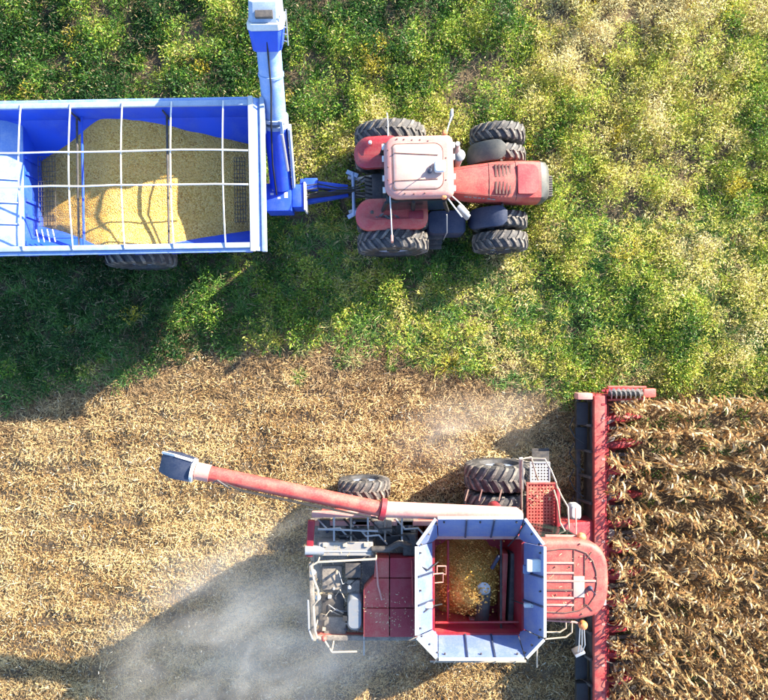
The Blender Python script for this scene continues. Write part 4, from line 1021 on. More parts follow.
    for px, py, w_, d_, mt in ((529, 606, .22, .09, 'white'), (429, 606, .18, .12, 'white'), (536, 566, .40, .28, 'white'), (527, 570, .16, .2, 'galv')):
        h = 4.3 if px > 530 else 4.0
        q = C(px, py, h); m = MB(); m.box(q[0] - w_ / 2, q[0] + w_ / 2, q[1] - d_ / 2, q[1] + d_ / 2, h - .10, h); m.build('tank_bracket', M[mt], root, bevel=.02)
    for k, px in enumerate((467, 471, 475, 483, 487, 491)):
        q = C(px, 540, 3.6); m = MB(); m.box(q[0] - .035, q[0] + .035, y1 - .012, y1 - .006, 3.38, 3.50); m.build('tank_decal', M['pale_red'], root)
    # ------- cab and its domed red roof
    zr = 3.85
    ca = C(540, 621, zr); cb = C(609.5, 540, zr); cx0, cx1, cy0, cy1 = ca[0], cb[0], ca[1], cb[1]
    m = MB(); m.loft([[(cx0 + .05, cy0 + .12, 1.6), (cx1 - .75, cy0 + .2, 1.6), (cx1 - .75, cy1 - .2, 1.6), (cx0 + .05, cy1 - .12, 1.6)], [(cx0 + .05, cy0 + .1, 3.5), (cx1 - .25, cy0 + .25, 3.5), (cx1 - .25, cy1 - .25, 3.5), (cx0 + .05, cy1 - .1, 3.5)]]); m.build('cab_glass', M['glass'], root)
    for s, yy in ((1, cy1 - .12), (-1, cy0 + .12)):
        m = MB(); m.bar((cx0 + .1, yy, 1.6), (cx0 + .1, yy, 3.52), .1, .1); m.build('cab_pillar', M['black'], root)
        m = MB(); m.bar((cx1 - .78, yy - s * .1, 1.6), (cx1 - .30, yy - s * .14, 3.52), .08, .08); m.build('cab_pillar', M['black'], root)
    m = MB(); m.box(cx0 + .05, cx1 - .7, cy0 + .15, cy1 - .15, 1.45, 1.6); m.build('cab_floor', M['dark'], root)
    m = MB(); m.box(cx0 + .25, cx0 + .75, -.25, .3, 1.61, 2.1); m.box(cx0 + .18, cx0 + .30, -.25, .3, 2.1, 2.75); m.build('seat', M['black'], root, bevel=.05)
    def dome(k, z):
        pts = []
        hw = (cy1 - cy0) / 2; ym = (cy0 + cy1) / 2; xb = cx0
        for t in np.linspace(-1, 1, 25):
            y = ym + hw * k * t
            bow = (1 - abs(t) ** 3.2) ** .5 if abs(t) < 1 else 0
            pts.append((xb + (cx1 - xb - .75) + (.75 - (1 - k) * .9) * bow, y, z))
        return [(xb + .002, ym - hw * k, z)] + pts + [(xb + .002, ym + hw * k, z)]
    m = MB(); m.loft([dome(.94, 3.50), dome(.99, 3.56), dome(1.0, 3.68), dome(.98, 3.78), dome(.93, 3.83), dome(.86, 3.85)])
    rf = m.build('cab_roof', M['faded_red'], root)
    # recessed tray drawn by a raised seam, pressed ribs, panel joints
    def roof_pt(px, py, z=3.87): q = C(px, py, 3.87); return (q[0], q[1], z)
    seamp = [(546, 551), (560, 549), (575, 549), (586, 553), (593, 561), (596.5, 572), (597, 584), (595, 596), (589, 605), (580, 610.5), (565, 613), (546, 612)]
    m = MB(); m.path([roof_pt(*p, 3.856) for p in seamp], .016, 6); m.build('roof_seam', M['seam'], rf)
    for py, x_end, mt in ((563, 574, 'pale_red'), (573, 574, 'pale_red'), (581, 596, 'pale_red'), (590, 573, 'seam'), (598, 574, 'pale_red'), (605, 574, 'pale_red')):
        m = MB(); m.bar(roof_pt(546, py, 3.862), roof_pt(x_end, py, 3.862), .045, .03); m.build('roof_rib', M[mt], rf, bevel=.008)
    for p0, p1 in (((574, 550), (574, 612)), ((585, 554), (585, 606)), ((586, 560), (592, 552)), ((586, 604), (593, 611))):
        m = MB(); m.bar(roof_pt(*p0, 3.858), roof_pt(*p1, 3.858), .02, .02); m.build('roof_joint', M['seam'], rf)
    q = roof_pt(579, 588); m = MB(); m.box(q[0] - .13, q[0] + .13, q[1] - .22, q[1] + .28, 3.853, 3.875); m.build('roof_plate', M['hatch'], rf, bevel=.008)
    q = roof_pt(590, 588); m = MB(); m.lathe_z([(0, .06), (.06, .055), (.10, .02), (.45, .012)], 10, (q[0], q[1], 3.86)); m.build('antenna', M['navy'], rf)
    for px, py in ((555, 567), (570, 567), (556, 595), (570, 595), (596, 577), (580, 544), (582, 614)):
        q = roof_pt(px, py); m = MB(); m.lathe_z([(-.015, .02), (.012, .02), (.02, .01)], 8, (q[0], q[1], 3.86)); m.build('roof_bolt', M['seam'], rf)
    for k in range(4):          # work lights under the front brow
        m = MB(); m.box(cx1 - .12, cx1 - .02, -.45 + k * .3 - .08, -.45 + k * .3 + .08, 3.58, 3.68); m.build('work_light', M['white'], rf, bevel=.01)
    # ------- walkway on the left of the cab
    za = 2.05
    p0 = C(528, 533, za); p1 = C(556, 484, za); perforated(p0[0], p1[0], p0[1], p1[1], za, .085, 'walkway_plate', M['faded_red'], root)
    m = MB(); m.box(p0[0], p1[0], p0[1], p1[1], za - .16, za - .10); m.build('walkway_tray', M['dark_red'], root)
    s0 = C(531, 481, 1.8); s1 = C(549, 463, 1.8); perforated(s0[0], s1[0], s0[1], s1[1], 1.8, .085, 'step_plate', M['grey'], root)
    m = MB(); m.bar(C(557.5, 488, za + .05), C(557.5, 534, za + .05), .10, .12); m.build('walkway_kerb', M['dark_red'], root, bevel=.015)
    for k in range(4):
        q0 = C(532, 460 - k * 3, 1.5 - .33 * k); q1 = C(549, 460 - k * 3, 1.5 - .33 * k); m = MB(); m.bar(q0, q1, .16, .03); m.build('ladder_step', M['dark'], root)
    wire('handrail', [(522, 512, 2.1), (521.5, 480, 2.4), (522, 459, 2.9), (531, 457, 2.9), (535, 470, 2.6), (538, 480, 2.2)], .022, M['pipe'])
    wire('handrail', [(525, 458, 2.7), (545, 459, 2.9), (551, 470, 3.0), (556, 482, 3.0), (557, 488, 2.6)], .022, M['pipe'])
    wire('handrail', [(556, 484, 2.2), (562, 497, 2.9), (568, 507, 3.0), (569, 530, 3.0), (566, 533, 2.4), (560, 522, 2.2), (557, 500, 2.6), (554, 490, 2.2)], .02, M['pipe'])
    wire('post', [(576, 534, 3.1), (576, 508, 3.0)], .022, M['pale_red'])
    m = MB(); m.bar(C(521, 458, 2.8), C(521.5, 488, 2.2), .10, .08); m.build('mudguard_bar', M['grey'], root, bevel=.015)
    q = C(576, 512, 2.9); m = MB(); m.prism(rrect(q[0] - .14, q[0] + .14, q[1] - .20, q[1] + .18, .09), 2.6, 2.92, .05, 2.86); m.build('mirror', M['grey'], root)
    m = MB(); m.bar(C(545, 537, 3.3), C(576, 537.5, 3.3), .12, .08); m.build('lamp_beam', M['pale_red'], root, bevel=.02)
    for px, py in ((581.5, 537), (583, 625)):
        q = C(px, py, 3.4); m = MB(); m.lathe_z([(-.10, .06), (-.06, .10), (.02, .11), (.08, .085), (.11, .03)], 16, (q[0], q[1], 3.4)); m.build('beacon', M['orange'], root)
    wire('lamp_stay', [(545, 620, 3.3), (575, 622, 3.35), (582, 625, 3.35)], .025, M['pale_red'])
    wire('lamp_stay', [(573, 537, 3.3), (582, 537, 3.32)], .025, M['pale_red'])
    # rails and mirror on the far side of the cab
    wire('handrail', [(545, 632, 3.0), (560, 632, 3.0), (566, 628, 3.0), (566, 621, 3.0)], .02, M['pipe'])
    wire('handrail', [(545, 639, 2.8), (566, 637, 2.8), (572, 632, 2.8), (572, 622, 2.9)], .02, M['pipe'])
    wire('post', [(537, 645, 2.8), (537, 667, 2.5)], .02, M['pipe'])
    for k in range(3): wire('mirror_arm', [(580 + 2 * k, 628, 3.2), (579 + 3 * k, 645, 3.1), (578 + 2 * k, 652, 3.0)], .016, M['silver'])
    q = C(580, 654, 3.0); m = MB(); m.bar((q[0] - .12, q[1] - .05, 2.85), (q[0] + .12, q[1] + .06, 2.85), .08, .36); m.build('mirror', M['silver'], root, bevel=.02)
    m = MB(); m.bar(C(526, 661, 2.6), C(430, 661, 2.6), .05, .05); m.build('side_rail', M['pipe'], root)
    for k in range(5): wire('side_stay', [(440 + k * 20, 655, 3.0), (434 + k * 20, 663, 2.6)], .018, M['pipe'])
    # ------- unloading auger swung out to the rear left
    pv = Vector(C(512, 515, 3.95)); h1 = Vector(C(381, 509, 4.15)); tip = Vector(C(188, 469, 4.50)); dv = (tip - h1).normalized()
    m = MB(); m.lathe_z([(-1.6, .17), (-.24, .17), (-.20, .15)], 18, (pv.x - .15, pv.y - .22, pv.z)); m.build('auger_pivot', M['dark_red'], root)
    m = MB(); m.path([tuple(pv + Vector((.22, 0, -.05))), tuple(pv + Vector((.1, 0, 0))), tuple(h1)], [.10, .185, .185], 20); m.build('inner_auger_tube', M['pale_red'], root)
    m = MB(); m.path([tuple(h1 - (h1 - tip).normalized() * .03), tuple(tip - dv * .05)], .175, 20); ot = m.build('outer_auger_tube', M['faded_red'], root)
    m = MB(); m.path([tuple(h1 - dv * .10), tuple(h1 + dv * .02)], .255, 20); m.build('tube_flange', M['dark_red'], root)
    m = MB(); m.path([tuple(h1 + dv * ((tip - h1).length - .50)), tuple(h1 + dv * ((tip - h1).length - .18))], .20, 20); m.build('tube_collar', M['pale_red'], ot)
    sv = dv.cross(Vector((0, 0, 1))).normalized()
    if sv.y > 0: sv = -sv
    for k in range(2): 
        m = MB(); m.path([tuple(h1 - dv * .3 + sv * .2 + Vector((0, 0, .1))), tuple(h1 + dv * 1.2 + sv * (.20 + .02 * k) + Vector((0, 0, .09 + .04 * k))), tuple(h1 + dv * 3.2 + sv * (.20 + .02 * k) + Vector((0, 0, .08 + .04 * k))), tuple(h1 + dv * 3.55 + sv * .10 + Vector((0, 0, .22)))], .014, 6); m.build('hydraulic_line', M['black'], ot)
    m = MB(); m.path([tuple(h1 + dv * 3.45 + sv * .22 + Vector((0, 0, .1))), tuple(h1 + dv * 3.52 + sv * .15 + Vector((0, 0, .24))), tuple(h1 + dv * 3.75 + sv * .05 + Vector((0, 0, .26))), tuple(h1 + dv * 3.85 + sv * .15 + Vector((0, 0, .2)))], .022, 6); m.build('tube_handle', M['dark'], ot)
    for px in (466, 480, 500): 
        q = C(px, 507, 3.9); m = MB(); m.bar((q[0], q[1] + .10, 3.72), (q[0] + .1, q[1] + .34, 3.55), .03, .03); m.build('tube_stay', M['seam'], root)
    # spout: open box of navy rubber with a pale rim
    def sp(t, a, zt, zb): 
        c = tip + dv * t; return [tuple(c + sv * -a + Vector((0, 0, zb))), tuple(c + sv * a + Vector((0, 0, zb))), tuple(c + sv * a + Vector((0, 0, zt))), tuple(c + sv * -a + Vector((0, 0, zt)))]
    m = MB(); m.loft([sp(-.12, .24, .20, -.24), sp(.30, .26, .14, -.40), sp(.66, .22, -.10, -.55)]); spb = m.build('spout', M['navy'], root, bevel=.02)
    m = MB(); m.path([tuple(tip - dv * .16), tuple(tip - dv * .09)], .27, 20); m.build('spout_clamp', M['white'], spb)
    m = MB(); m.bar(tuple(tip - dv * .1 - sv * .25 + Vector((0, 0, .19))), tuple(tip + dv * .30 - sv * .27 + Vector((0, 0, .13))), .05, .05); m.bar(tuple(tip + dv * .31 - sv * .27 + Vector((0, 0, .12))), tuple(tip + dv * .66 - sv * .23 + Vector((0, 0, -.10))), .05, .05); m.build('spout_edge', M['white'], spb)
    # feeder house
    m = MB(); m.hexa([(2.0, -.75, .95), (4.0, -.75, .45), (4.0, .75, .45), (2.0, .75, .95), (2.0, -.75, 1.75), (4.0, -.75, 1.15), (4.0, .75, 1.15), (2.0, .75, 1.75)]); m.build('feeder_house', M['red'], root, bevel=.03)
    for o in list(root.children):
        if o.name.startswith('wheel'): continue
        for q in [o] + list(o.children): raise_upper(q, upper_rear if o in rear else upper_front)
    return root, (x0, x1, y0, y1)
comb, tank = combine()

def tank_grain():
    x0, x1, y0, y1 = tank; C = Frame(comb, upper_front); nx = ny = 72
    X, Y = np.meshgrid(np.linspace(x0 + .04, x1 - .06, nx), np.linspace(y0 + .04, y1 - .04, ny), indexing='ij')
    f = C(471, 589, 3.2)
    r = np.hypot((X - f[0]) * 1.0, (Y - f[1]) * .95)
    Z = 3.50 - 1.20 * np.clip(r, 0, 2) + .45 * np.clip(r - .8, 0, 2) + .05 * np.exp(-((r - .35) / .15) ** 2) + (vnoise(X, Y, .45, 14, 3) - .5) * .30
    g = C(456, 602, 3.5); Z = np.maximum(Z, 2.9 - 1.3 * np.hypot(X - g[0], Y - g[1]) + (vnoise(X, Y, .2, 15, 2) - .5) * .1)
    Z = np.maximum(Z, 2.30)
    m = MB(); m.v = [tuple(p) for p in np.stack([X, Y, Z], -1).reshape(-1, 3).tolist()]
    m.f = [(i * ny + j, (i + 1) * ny + j, (i + 1) * ny + j + 1, i * ny + j + 1) for i in range(nx - 1) for j in range(ny - 1)]
    o = m.build('corn_grain', M['grain'], loc=comb.location); raise_upper(o, upper_front)
    tag(o, 'low mound of golden corn in the open tank of the combine', 'grain', kind='stuff')
    # loose kernels thrown about by the loading auger
    k = MB()
    for i in range(1500):
        a = random.uniform(0, 6.28); rr = abs(random.gauss(.5, .38)); x = f[0] + rr * math.cos(a); y = f[1] + rr * math.sin(a)
        if not (x0 + .06 < x < x1 - .3 and y0 + .06 < y < y1 - .06): continue
        z = max(2.36, 3.50 - 1.20 * rr) + .08; s = random.uniform(.009, .019)
        z = z + random.random() ** 3 * .45
        k.hexa([(x - s, y - s, z), (x + s, y - s * .7, z), (x + s, y + s, z + s), (x - s, y + s * .8, z), (x - s, y - s, z + s), (x + s, y - s, z + 1.4 * s), (x + s, y + s, z + 2 * s), (x - s, y + s, z + s)])
    o = k.build('corn_kernels', M['grain'], loc=comb.location, smooth=False); raise_upper(o, upper_front)
    tag(o, 'loose kernels spraying from the loading auger inside the combine tank', 'grain', kind='stuff')
tank_grain()

def chaff():
    """bits of husk and dust lying on the decks"""
    G = Mass(); C = Frame(comb, upper_rear); o = Vector(comb.location)
    def bed(n, p0, p1, z, fr, lo=.02, hi=.09):
        a = np.array(fr(p0[0], p1[1], z)); b = np.array(fr(p1[0], p0[1], z)); zz = fr.hm(z)
        x = rng.uniform(a[0], b[0], n); y = rng.uniform(a[1], b[1], n); k = vnoise(x, y, .5, 5, 2) > .42; x, y = x[k], y[k]; n = len(x)
        P = np.stack([x + o.x, y + o.y, zz + .004 + rng.random(n) * .02], 1)
        G.quads(strips(P, rdir(n, -.02, .12), unit(rng.normal(0, .2, (n, 3)) + [[0, 0, 1.0]]), rng.uniform(lo, hi, n), rng.uniform(.006, .02, n)), mixc((.40, .27, .12), (.80, .66, .40), rng.random(n)))
    bed(1500, (316, 560), (362, 634), 2.62, C); bed(700, (316, 518), (416, 556), 2.62, C); bed(130, (364, 592), (416, 636), 3.05, C, .012, .05); bed(60, (318, 544), (372, 555), 3.0, C, .012, .05)
    C2 = Frame(comb, upper_front); bed(240, (529, 486), (555, 532), 2.05, C2); bed(40, (545, 552), (596, 612), 3.852, C2)
    tag(G.build('chaff', M['straw']), 'scattered straw chaff lying on the engine deck of the combine', 'chaff', kind='stuff')
chaff()

# ------------------------------------------------------------------ the corn header
def header():
    root = empty('corn_header', (6.1, ROWC, 0))
    tag(root, 'wide red twelve row corn header mounted across the front of the combine', 'corn header')
    C = Frame(root); HW = 4.52
    xb = C(599.5, 500, 1.25)[0]
    m = MB(); m.box(xb - .15, xb + .15, -HW, HW, 1.06, 1.28); m.build('top_beam', M['faded_red'], root, bevel=.03)
    m = MB(); m.box(xb + .16, xb + .26, -HW, HW, 1.0, 1.08); m.build('trough_lip', M['dark_red'], root, bevel=.015)
    m = MB(); m.box(xb - .16, xb - .10, -HW + .03, HW - .03, .3, 1.05); m.build('back_sheet', M['dark'], root)
    m = MB(); m.box(xb - .1, xb + .75, -HW + .03, HW - .03, .30, .36); m.build('trough_floor', M['dark_red'], root)
    # cross auger
    m = MB(); m.path([(xb + .38, -HW + .1, .62), (xb + .38, HW - .1, .62)], .10, 12); ca = m.build('cross_auger', M['dark_red'], root)
    m = MB(); ns = 260; pr = None; vs = []; fs = []
    for k in range(ns + 1):
        t = k / ns; y = -HW + .15 + (2 * HW - .3) * t; a = (1 if y < 0 else -1) * t * 2 * math.pi * 16
        vs += [(xb + .38 + .1 * math.cos(a), y, .62 + .1 * math.sin(a)), (xb + .38 + .26 * math.cos(a), y, .62 + .26 * math.sin(a))]
        if k: i = 2 * k; fs.append((i - 2, i - 1, i + 1, i))
    m.add(vs, fs); m.build('flighting', M['grey'], ca)
    # rear frame: posts, lower tube and dark panels behind the beam
    m = MB(); m.box(xb - .46, xb - .34, -HW + .1, HW - .1, .45, .62); m.build('lower_tube', M['dark'], root, bevel=.02)
    for k in range(13):
        y = -HW + .12 + k * (2 * HW - .24) / 12; m = MB(); m.bar((xb - .40, y, .55), (xb - .20, y, 1.15), .07, .09); m.build('frame_post', M['dark'], root)
    for s in (1, -1):
        m = MB(); m.box(xb - .62, xb - .20, s * (HW - .02) - .09, s * (HW - .02) + .09, .9, 1.30); m.build('end_bracket', M['pale_red'], root, bevel=.03)
        for k in range(2):
            y1 = s * (HW - .2 - k * .72); y0 = s * (HW - .85 - k * .72); m = MB(); m.box(xb - .58, xb - .24, min(y0, y1), max(y0, y1), .80, 1.02 - .1 * k); m.build('drive_cover', M['black'], root, bevel=.03)
        m = MB(); m.hexa([(xb - .2, s * HW - .03, .2), (xb + .9, s * HW - .03, .2), (xb + .9, s * HW + .03, .2), (xb - .2, s * HW + .03, .2), (xb - .2, s * HW - .03, 1.22), (xb + .75, s * HW - .03, .9), (xb + .75, s * HW + .03, .9), (xb - .2, s * HW + .03, 1.22)]); m.build('end_plate', M['red'], root)
    for k in range(5):          # hydraulic lines slung along the back
        y = 3.9 - k * .75; m = MB(); m.path([(xb - .62, y, .9), (xb - .72, y - .3, .8), (xb - .6, y - .6, .95), (xb - .4, y - .75, 1.1)], .018, 6); m.build('hydraulic_hose', M['black'], root)
    # stripes of reflective tape and clips on the beam
    for k in range(24):
        y = -HW + .3 + k * .385; m = MB(); m.box(xb + .05, xb + .145, y, y + .06, 1.283, 1.29); m.build('beam_clip', M['dark_red'] if k % 3 else M['pale_red'], root)
    # dividers between the rows
    for k in range(13):
        y = (k - 6) * .762; e = k in (0, 12); hw = .14 if e else .165
        x0, x1 = xb + .40, xb + (2.0 if e else 1.65)
        rings = []
        for t, wf, zt in ((0, .75, .66), (.15, 1.0, .70), (.45, .95, .60), (.75, .62, .40), (.93, .28, .24), (1.0, .06, .14)):
            x = x0 + (x1 - x0) * t; h = hw * wf; zb = max(.06, zt - .42)
            rings.append([(x, y - h, zb), (x, y - h, zb + (zt - zb) * .55), (x, y - h * .55, zt - .03), (x, y, zt), (x, y + h * .55, zt - .03), (x, y + h, zb + (zt - zb) * .55), (x, y + h, zb)])
        m = MB(); m.loft(rings); m.build('row_divider', M['dark_red'], root)
        if e:                   # end auger with silver flighting on top of the outer divider
            p0 = Vector((xb + .30, y, 1.16)); p1 = Vector((xb + 1.30, y - .02, 1.0)); m = MB(); m.path([tuple(p0), tuple(p1)], .07, 12); ea = m.build('end_auger', M['dark'], root)
            vs, fs = [], []
            for q in range(121):
                t = q / 120; c = p0.lerp(p1, t); a = t * 2 * math.pi * 7
                for rr in (.05, .155): vs.append((c.x, c.y + rr * math.cos(a), c.z + rr * math.sin(a)))
                if q: i = 2 * q; fs.append((i - 2, i - 1, i + 1, i))
            m = MB(); m.add(vs, fs); m.build('flighting', M['white'], ea)
            for s in (-1, 1):
                m = MB(); m.bar((xb + .30, y + s * .19, 1.02), (xb + 1.45, y + s * .17, .86), .05, .10); m.build('end_auger_shield', M['faded_red'], ea, bevel=.01)
            m = MB(); m.bar((xb + 1.30, y, .96), (xb + 1.72, y, .80), .26, .18); m.build('divider_tip_cover', M['faded_red'], root, bevel=.05)
            m = MB(); m.bar((xb + .8, y, .5), (xb + .8, y, 1.0), .1, .1); m.build('end_auger_stay', M['dark'], ea)
    for k in range(12):         # snapping units between the dividers
        y = (k - 5.5) * .762
        for s in (-1, 1):
            m = MB(); m.bar((xb + .45, y + s * .10, .60), (xb + 1.35, y + s * .07, .34), .10, .06); m.build('gathering_chain', M['dark'], root)
header()

# ------------------------------------------------------------------ standing corn
def corn_proto(seed, dense=False):
    r = np.random.default_rng(seed); H = r.uniform(1.65, 2.0)
    lean = r.normal(0, .045, 2); crook = r.normal(0, .04, 2)
    def axis(t): return np.array([lean[0] * H * t + crook[0] * math.sin(3.1 * t), lean[1] * H * t + crook[1] * math.sin(3.1 * t), H * t])
    stalk = MB(); stalk.path([tuple(axis(t)) for t in (0, .25, .5, .75, 1)], [.016, .015, .013, .010, .006], 6)
    def ribbon(lf, cl, p, az, L, wd, rise, droop, curl, col):
        d = np.array([math.cos(az), math.sin(az), rise]); d /= np.linalg.norm(d); n = 6; pts = [np.array(p)]
        sid = np.array([-math.sin(az), math.cos(az), 0.0])
        dirs = [d]
        for k in range(n):
            pts.append(pts[-1] + d * L / n); d = d + np.array([r.normal(0, .11), r.normal(0, .11), -droop * (.5 + k / n)]); d /= np.linalg.norm(d); dirs.append(d)
        o = len(lf.v)
        for k in range(n + 1):
            t = k / n; wk = wd * (.55 + 1.3 * t) * (1 - t) ** .55 if t < 1 else .002
            wk = max(wk, .003); s2 = sid * math.cos(curl * t) + np.cross(dirs[k], sid) * math.sin(curl * t)
            lf.v += [tuple(pts[k] - s2 * wk / 2), tuple(pts[k] + s2 * wk / 2)]
            cj = col * r.uniform(.85, 1.15); cl += [cj, cj]
            if k: i = o + 2 * k; lf.f.append((i - 2, i - 1, i + 1, i))
    lf = MB(); cl = []
    nl = int(r.integers(13, 17)); az0 = 0.0
    for i in range(nl):
        t = .46 + .53 * i / (nl - 1); az = az0 + i * math.pi + r.normal(0, .5)
        base = np.array(((.28, .145, .048), (.41, .24, .09), (.54, .37, .16), (.14, .075, .028), (.68, .53, .31))[int(r.choice(5, p=[.28, .26, .18, .16, .12]))])
        ribbon(lf, cl, axis(t), az, r.uniform(.34, .58) * (1 - .35 * max(0, t - .75) * 4 * .6), r.uniform(.045, .075), r.uniform(.3, 1.6), r.uniform(.55, 1.1), r.uniform(-1.6, 1.6), base)
    ear = MB(); p = axis(r.uniform(.42, .52)); az = r.uniform(0, 6.28); q = p + np.array([.06 * math.cos(az), .06 * math.sin(az), .02]); q2 = q + np.array([.10 * math.cos(az), .10 * math.sin(az), -.20])
    ear.path([tuple(p), tuple(q), tuple((q + q2) / 2), tuple(q2)], [.012, .030, .034, .012], 7)
    tas = MB()
    for k in range(6):
        a = r.uniform(0, 6.28); top = axis(1.0); e = top + np.array([.10 * math.cos(a), .10 * math.sin(a), r.uniform(.10, .26)]); tas.path([tuple(axis(.98)), tuple((top + e) / 2 + [0, 0, .03]), tuple(e)], [.006, .006, .004], 4)
    return stalk, (lf, cl), ear, tas
M['stalk'] = paint('dry_stalk', (.50, .34, .15), .6, amount=.6, dirt=(.66, .52, .30), scale=6)
M['husk'] = paint('pale_husk', (.70, .58, .36), .6, amount=.5, dirt=(.55, .40, .2), scale=8)
M['tassel'] = paint('dry_tassel', (.52, .34, .12), .6, amount=.4, dirt=(.7, .54, .3), scale=9)
def leaf_mesh(lf, cl):
    m = bpy.data.meshes.new('leaves'); m.from_pydata(lf.v, [], lf.f)
    a = m.attributes.new('Col', 'FLOAT_COLOR', 'POINT'); c = np.clip(np.array(cl), 0, 1)
    a.data.foreach_set('color', np.concatenate([c, np.ones((len(c), 1))], 1).astype(np.float32).ravel()); m.materials.append(M['corn_leaf']); m.update(); return m
protos = []
raw = []
for q in range(14):
    st, (lf, cl), ear, tas = corn_proto(200 + q); raw.append((st, lf, cl, ear, tas))
    protos.append((st.mesh('stalk', M['stalk']), leaf_mesh(lf, cl), ear.mesh('ear', M['husk']), tas.mesh('tassel', M['tassel'])))
ordn = ['first', 'second', 'third', 'fourth', 'fifth', 'sixth', 'seventh', 'eighth', 'ninth', 'tenth', 'eleventh', 'twelfth']
rowy = [ROWC + (5.5 - k) * .762 for k in range(12)]
for k in range(12):
    for i in range(25):
        x = 6.50 + i * .202 + random.uniform(-.07, .07); y = rowy[k] + random.uniform(-.05, .05)
        root = empty('corn_plant', (x, y, float(ground_height(np.array([x]), np.array([y]))[0]) - .01), math.pi / 2 + random.gauss(0, .8))
        sc = random.uniform(.82, 1.08) * (.9 if k == 0 else 1); root.scale = (sc, sc, sc); root.rotation_euler[0] = random.gauss(0, .06); root.rotation_euler[1] = random.gauss(0, .06)
        tag(root, 'dry tan corn plant standing in the %s uncut row counted from the grass' % ordn[k], 'corn plant', 'standing corn plants in front of the header')
        pr = random.choice(protos)
        for nm, me in zip(('stalk', 'leaves', 'ear', 'tassel'), pr):
            c = bpy.data.objects.new(nm, me); COL.objects.link(c); c.parent = root
            if nm == 'leaves': c['kind'] = 'stuff'
# the rest of the field, beyond the frame on the right and below
def corn_stand():
    V = []; Fc = []; Cc = []; off = 0
    spots = [(x, rowy[0] - k * .762) for k in range(12, 17) for x in np.arange(6.7, 16.2, .21)] + [(x, rowy[k]) for k in range(12) for x in np.arange(11.6, 16.2, .21)]
    for (x, y) in spots:
        st, lf, cl, ear, tas = random.choice(raw); a = random.uniform(0, 6.28); sc = random.uniform(.85, 1.08)
        for part, col in ((st, (.5, .34, .15)), (lf, None)):
            v = np.array(part.v); vv = np.stack([(v[:, 0] * math.cos(a) - v[:, 1] * math.sin(a)) * sc + x + random.uniform(-.03, .03), (v[:, 0] * math.sin(a) + v[:, 1] * math.cos(a)) * sc + y, v[:, 2] * sc], 1)
            V.append(vv); Fc += [tuple(i + off for i in f) for f in part.f]; off += len(vv)
            Cc.append(np.array(cl) if col is None else np.repeat(np.array([col]), len(vv), 0))
    m = bpy.data.meshes.new('corn_stand'); m.from_pydata(np.concatenate(V).tolist(), [], Fc)
    a = m.attributes.new('Col', 'FLOAT_COLOR', 'POINT'); c = np.clip(np.concatenate(Cc), 0, 1)
    a.data.foreach_set('color', np.concatenate([c, np.ones((len(c), 1))], 1).astype(np.float32).ravel()); m.materials.append(M['corn_leaf']); m.update()
    o = bpy.data.objects.new('corn_stand', m); COL.objects.link(o)
    tag(o, 'rest of the dry corn field beyond the twelve rows being cut', 'corn', kind='stuff')
corn_stand()

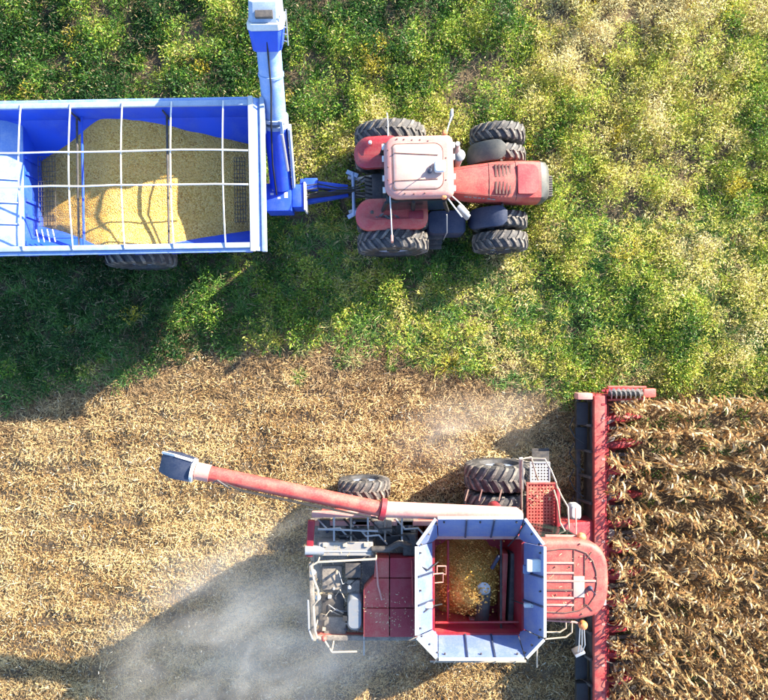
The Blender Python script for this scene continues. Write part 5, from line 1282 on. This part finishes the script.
# ------------------------------------------------------------------ dust blown out behind the combine
def dust(name, px, py, z, rad, rot, dens, seed, label):
    m, t, b = mat_new('dust'); t.nodes.remove(b); N, Lk = t.nodes.new, t.links.new
    tc = N('ShaderNodeTexCoord'); n = N('ShaderNodeTexNoise'); n.noise_dimensions = '4D'; n.inputs['W'].default_value = seed
    n.inputs['Scale'].default_value = .75; n.inputs['Detail'].default_value = 6; n.inputs['Roughness'].default_value = .62; n.inputs['Distortion'].default_value = .8
    st = N('ShaderNodeMapping'); st.inputs['Scale'].default_value = (.75, 1.3, 1.0); Lk(tc.outputs['Object'], st.inputs['Vector']); Lk(st.outputs[0], n.inputs['Vector'])
    ln = N('ShaderNodeVectorMath'); ln.operation = 'LENGTH'
    mp = N('ShaderNodeMapping'); mp.inputs['Scale'].default_value = tuple(1 / q for q in rad); Lk(tc.outputs['Object'], mp.inputs['Vector']); Lk(mp.outputs[0], ln.inputs[0])
    fall = N('ShaderNodeMapRange'); fall.inputs[1].default_value = .97; fall.inputs[2].default_value = .1; fall.inputs[3].default_value = 0; fall.inputs[4].default_value = 1; Lk(ln.outputs['Value'], fall.inputs[0])
    nr = N('ShaderNodeMapRange'); nr.inputs[1].default_value = .44; nr.inputs[2].default_value = .66; nr.inputs[3].default_value = .04; nr.inputs[4].default_value = 1; Lk(n.outputs['Fac'], nr.inputs[0])
    mu = N('ShaderNodeMath'); mu.operation = 'MULTIPLY'; Lk(fall.outputs[0], mu.inputs[0]); Lk(nr.outputs[0], mu.inputs[1])
    m2 = N('ShaderNodeMath'); m2.operation = 'MULTIPLY'; m2.inputs[1].default_value = dens; Lk(mu.outputs[0], m2.inputs[0])
    pv = N('ShaderNodeVolumePrincipled'); pv.inputs['Color'].default_value = (.97, .92, .84, 1); pv.inputs['Anisotropy'].default_value = .1; Lk(m2.outputs[0], pv.inputs['Density'])
    Lk(pv.outputs[0], t.nodes['Material Output'].inputs['Volume'])
    g = MB(); prof = [(-.98, .12), (-.7, .7), (-.3, .95), (.15, .98), (.6, .78), (.96, .2)]
    g.loft([[(rad[0] * r_ * math.cos(2 * math.pi * k / 28), rad[1] * r_ * math.sin(2 * math.pi * k / 28), zz * rad[2]) for k in range(28)] for zz, r_ in prof])
    X, Y, _ = W(px, py, z)
    o = g.build(name, m, loc=(X, Y, z)); o.rotation_euler = (0, 0, R(rot))
    tag(o, label, 'dust', kind='stuff')
dust('dust_cloud', 275, 628, 2.3, (5.6, 3.4, 2.4), 18, .62, 1.0, 'pale dust cloud drifting over the stubble behind the combine')
dust('dust_wisp', 465, 428, 1.2, (3.0, 1.3, 1.1), 15, .34, 4.0, 'thin veil of dust beside the upper end of the corn header')

def flying_chaff():
    G = Mass(); n = 900
    px = rng.normal(255, 75, n); py = rng.normal(640, 45, n); z = rng.uniform(.2, 2.6, n)
    P = np.array([W(a, b, c) for a, b, c in zip(px, py, z)])
    G.quads(strips(P, rdir(n, -.6, .6), unit(rng.normal(0, 1, (n, 3))), rng.uniform(.02, .08, n), rng.uniform(.008, .02, n)), mixc((.6, .48, .3), (.85, .78, .62), rng.random(n)))
    tag(G.build('flying_chaff', M['straw']), 'pale bits of chaff flying in the dust behind the combine', 'chaff', kind='stuff')
flying_chaff()
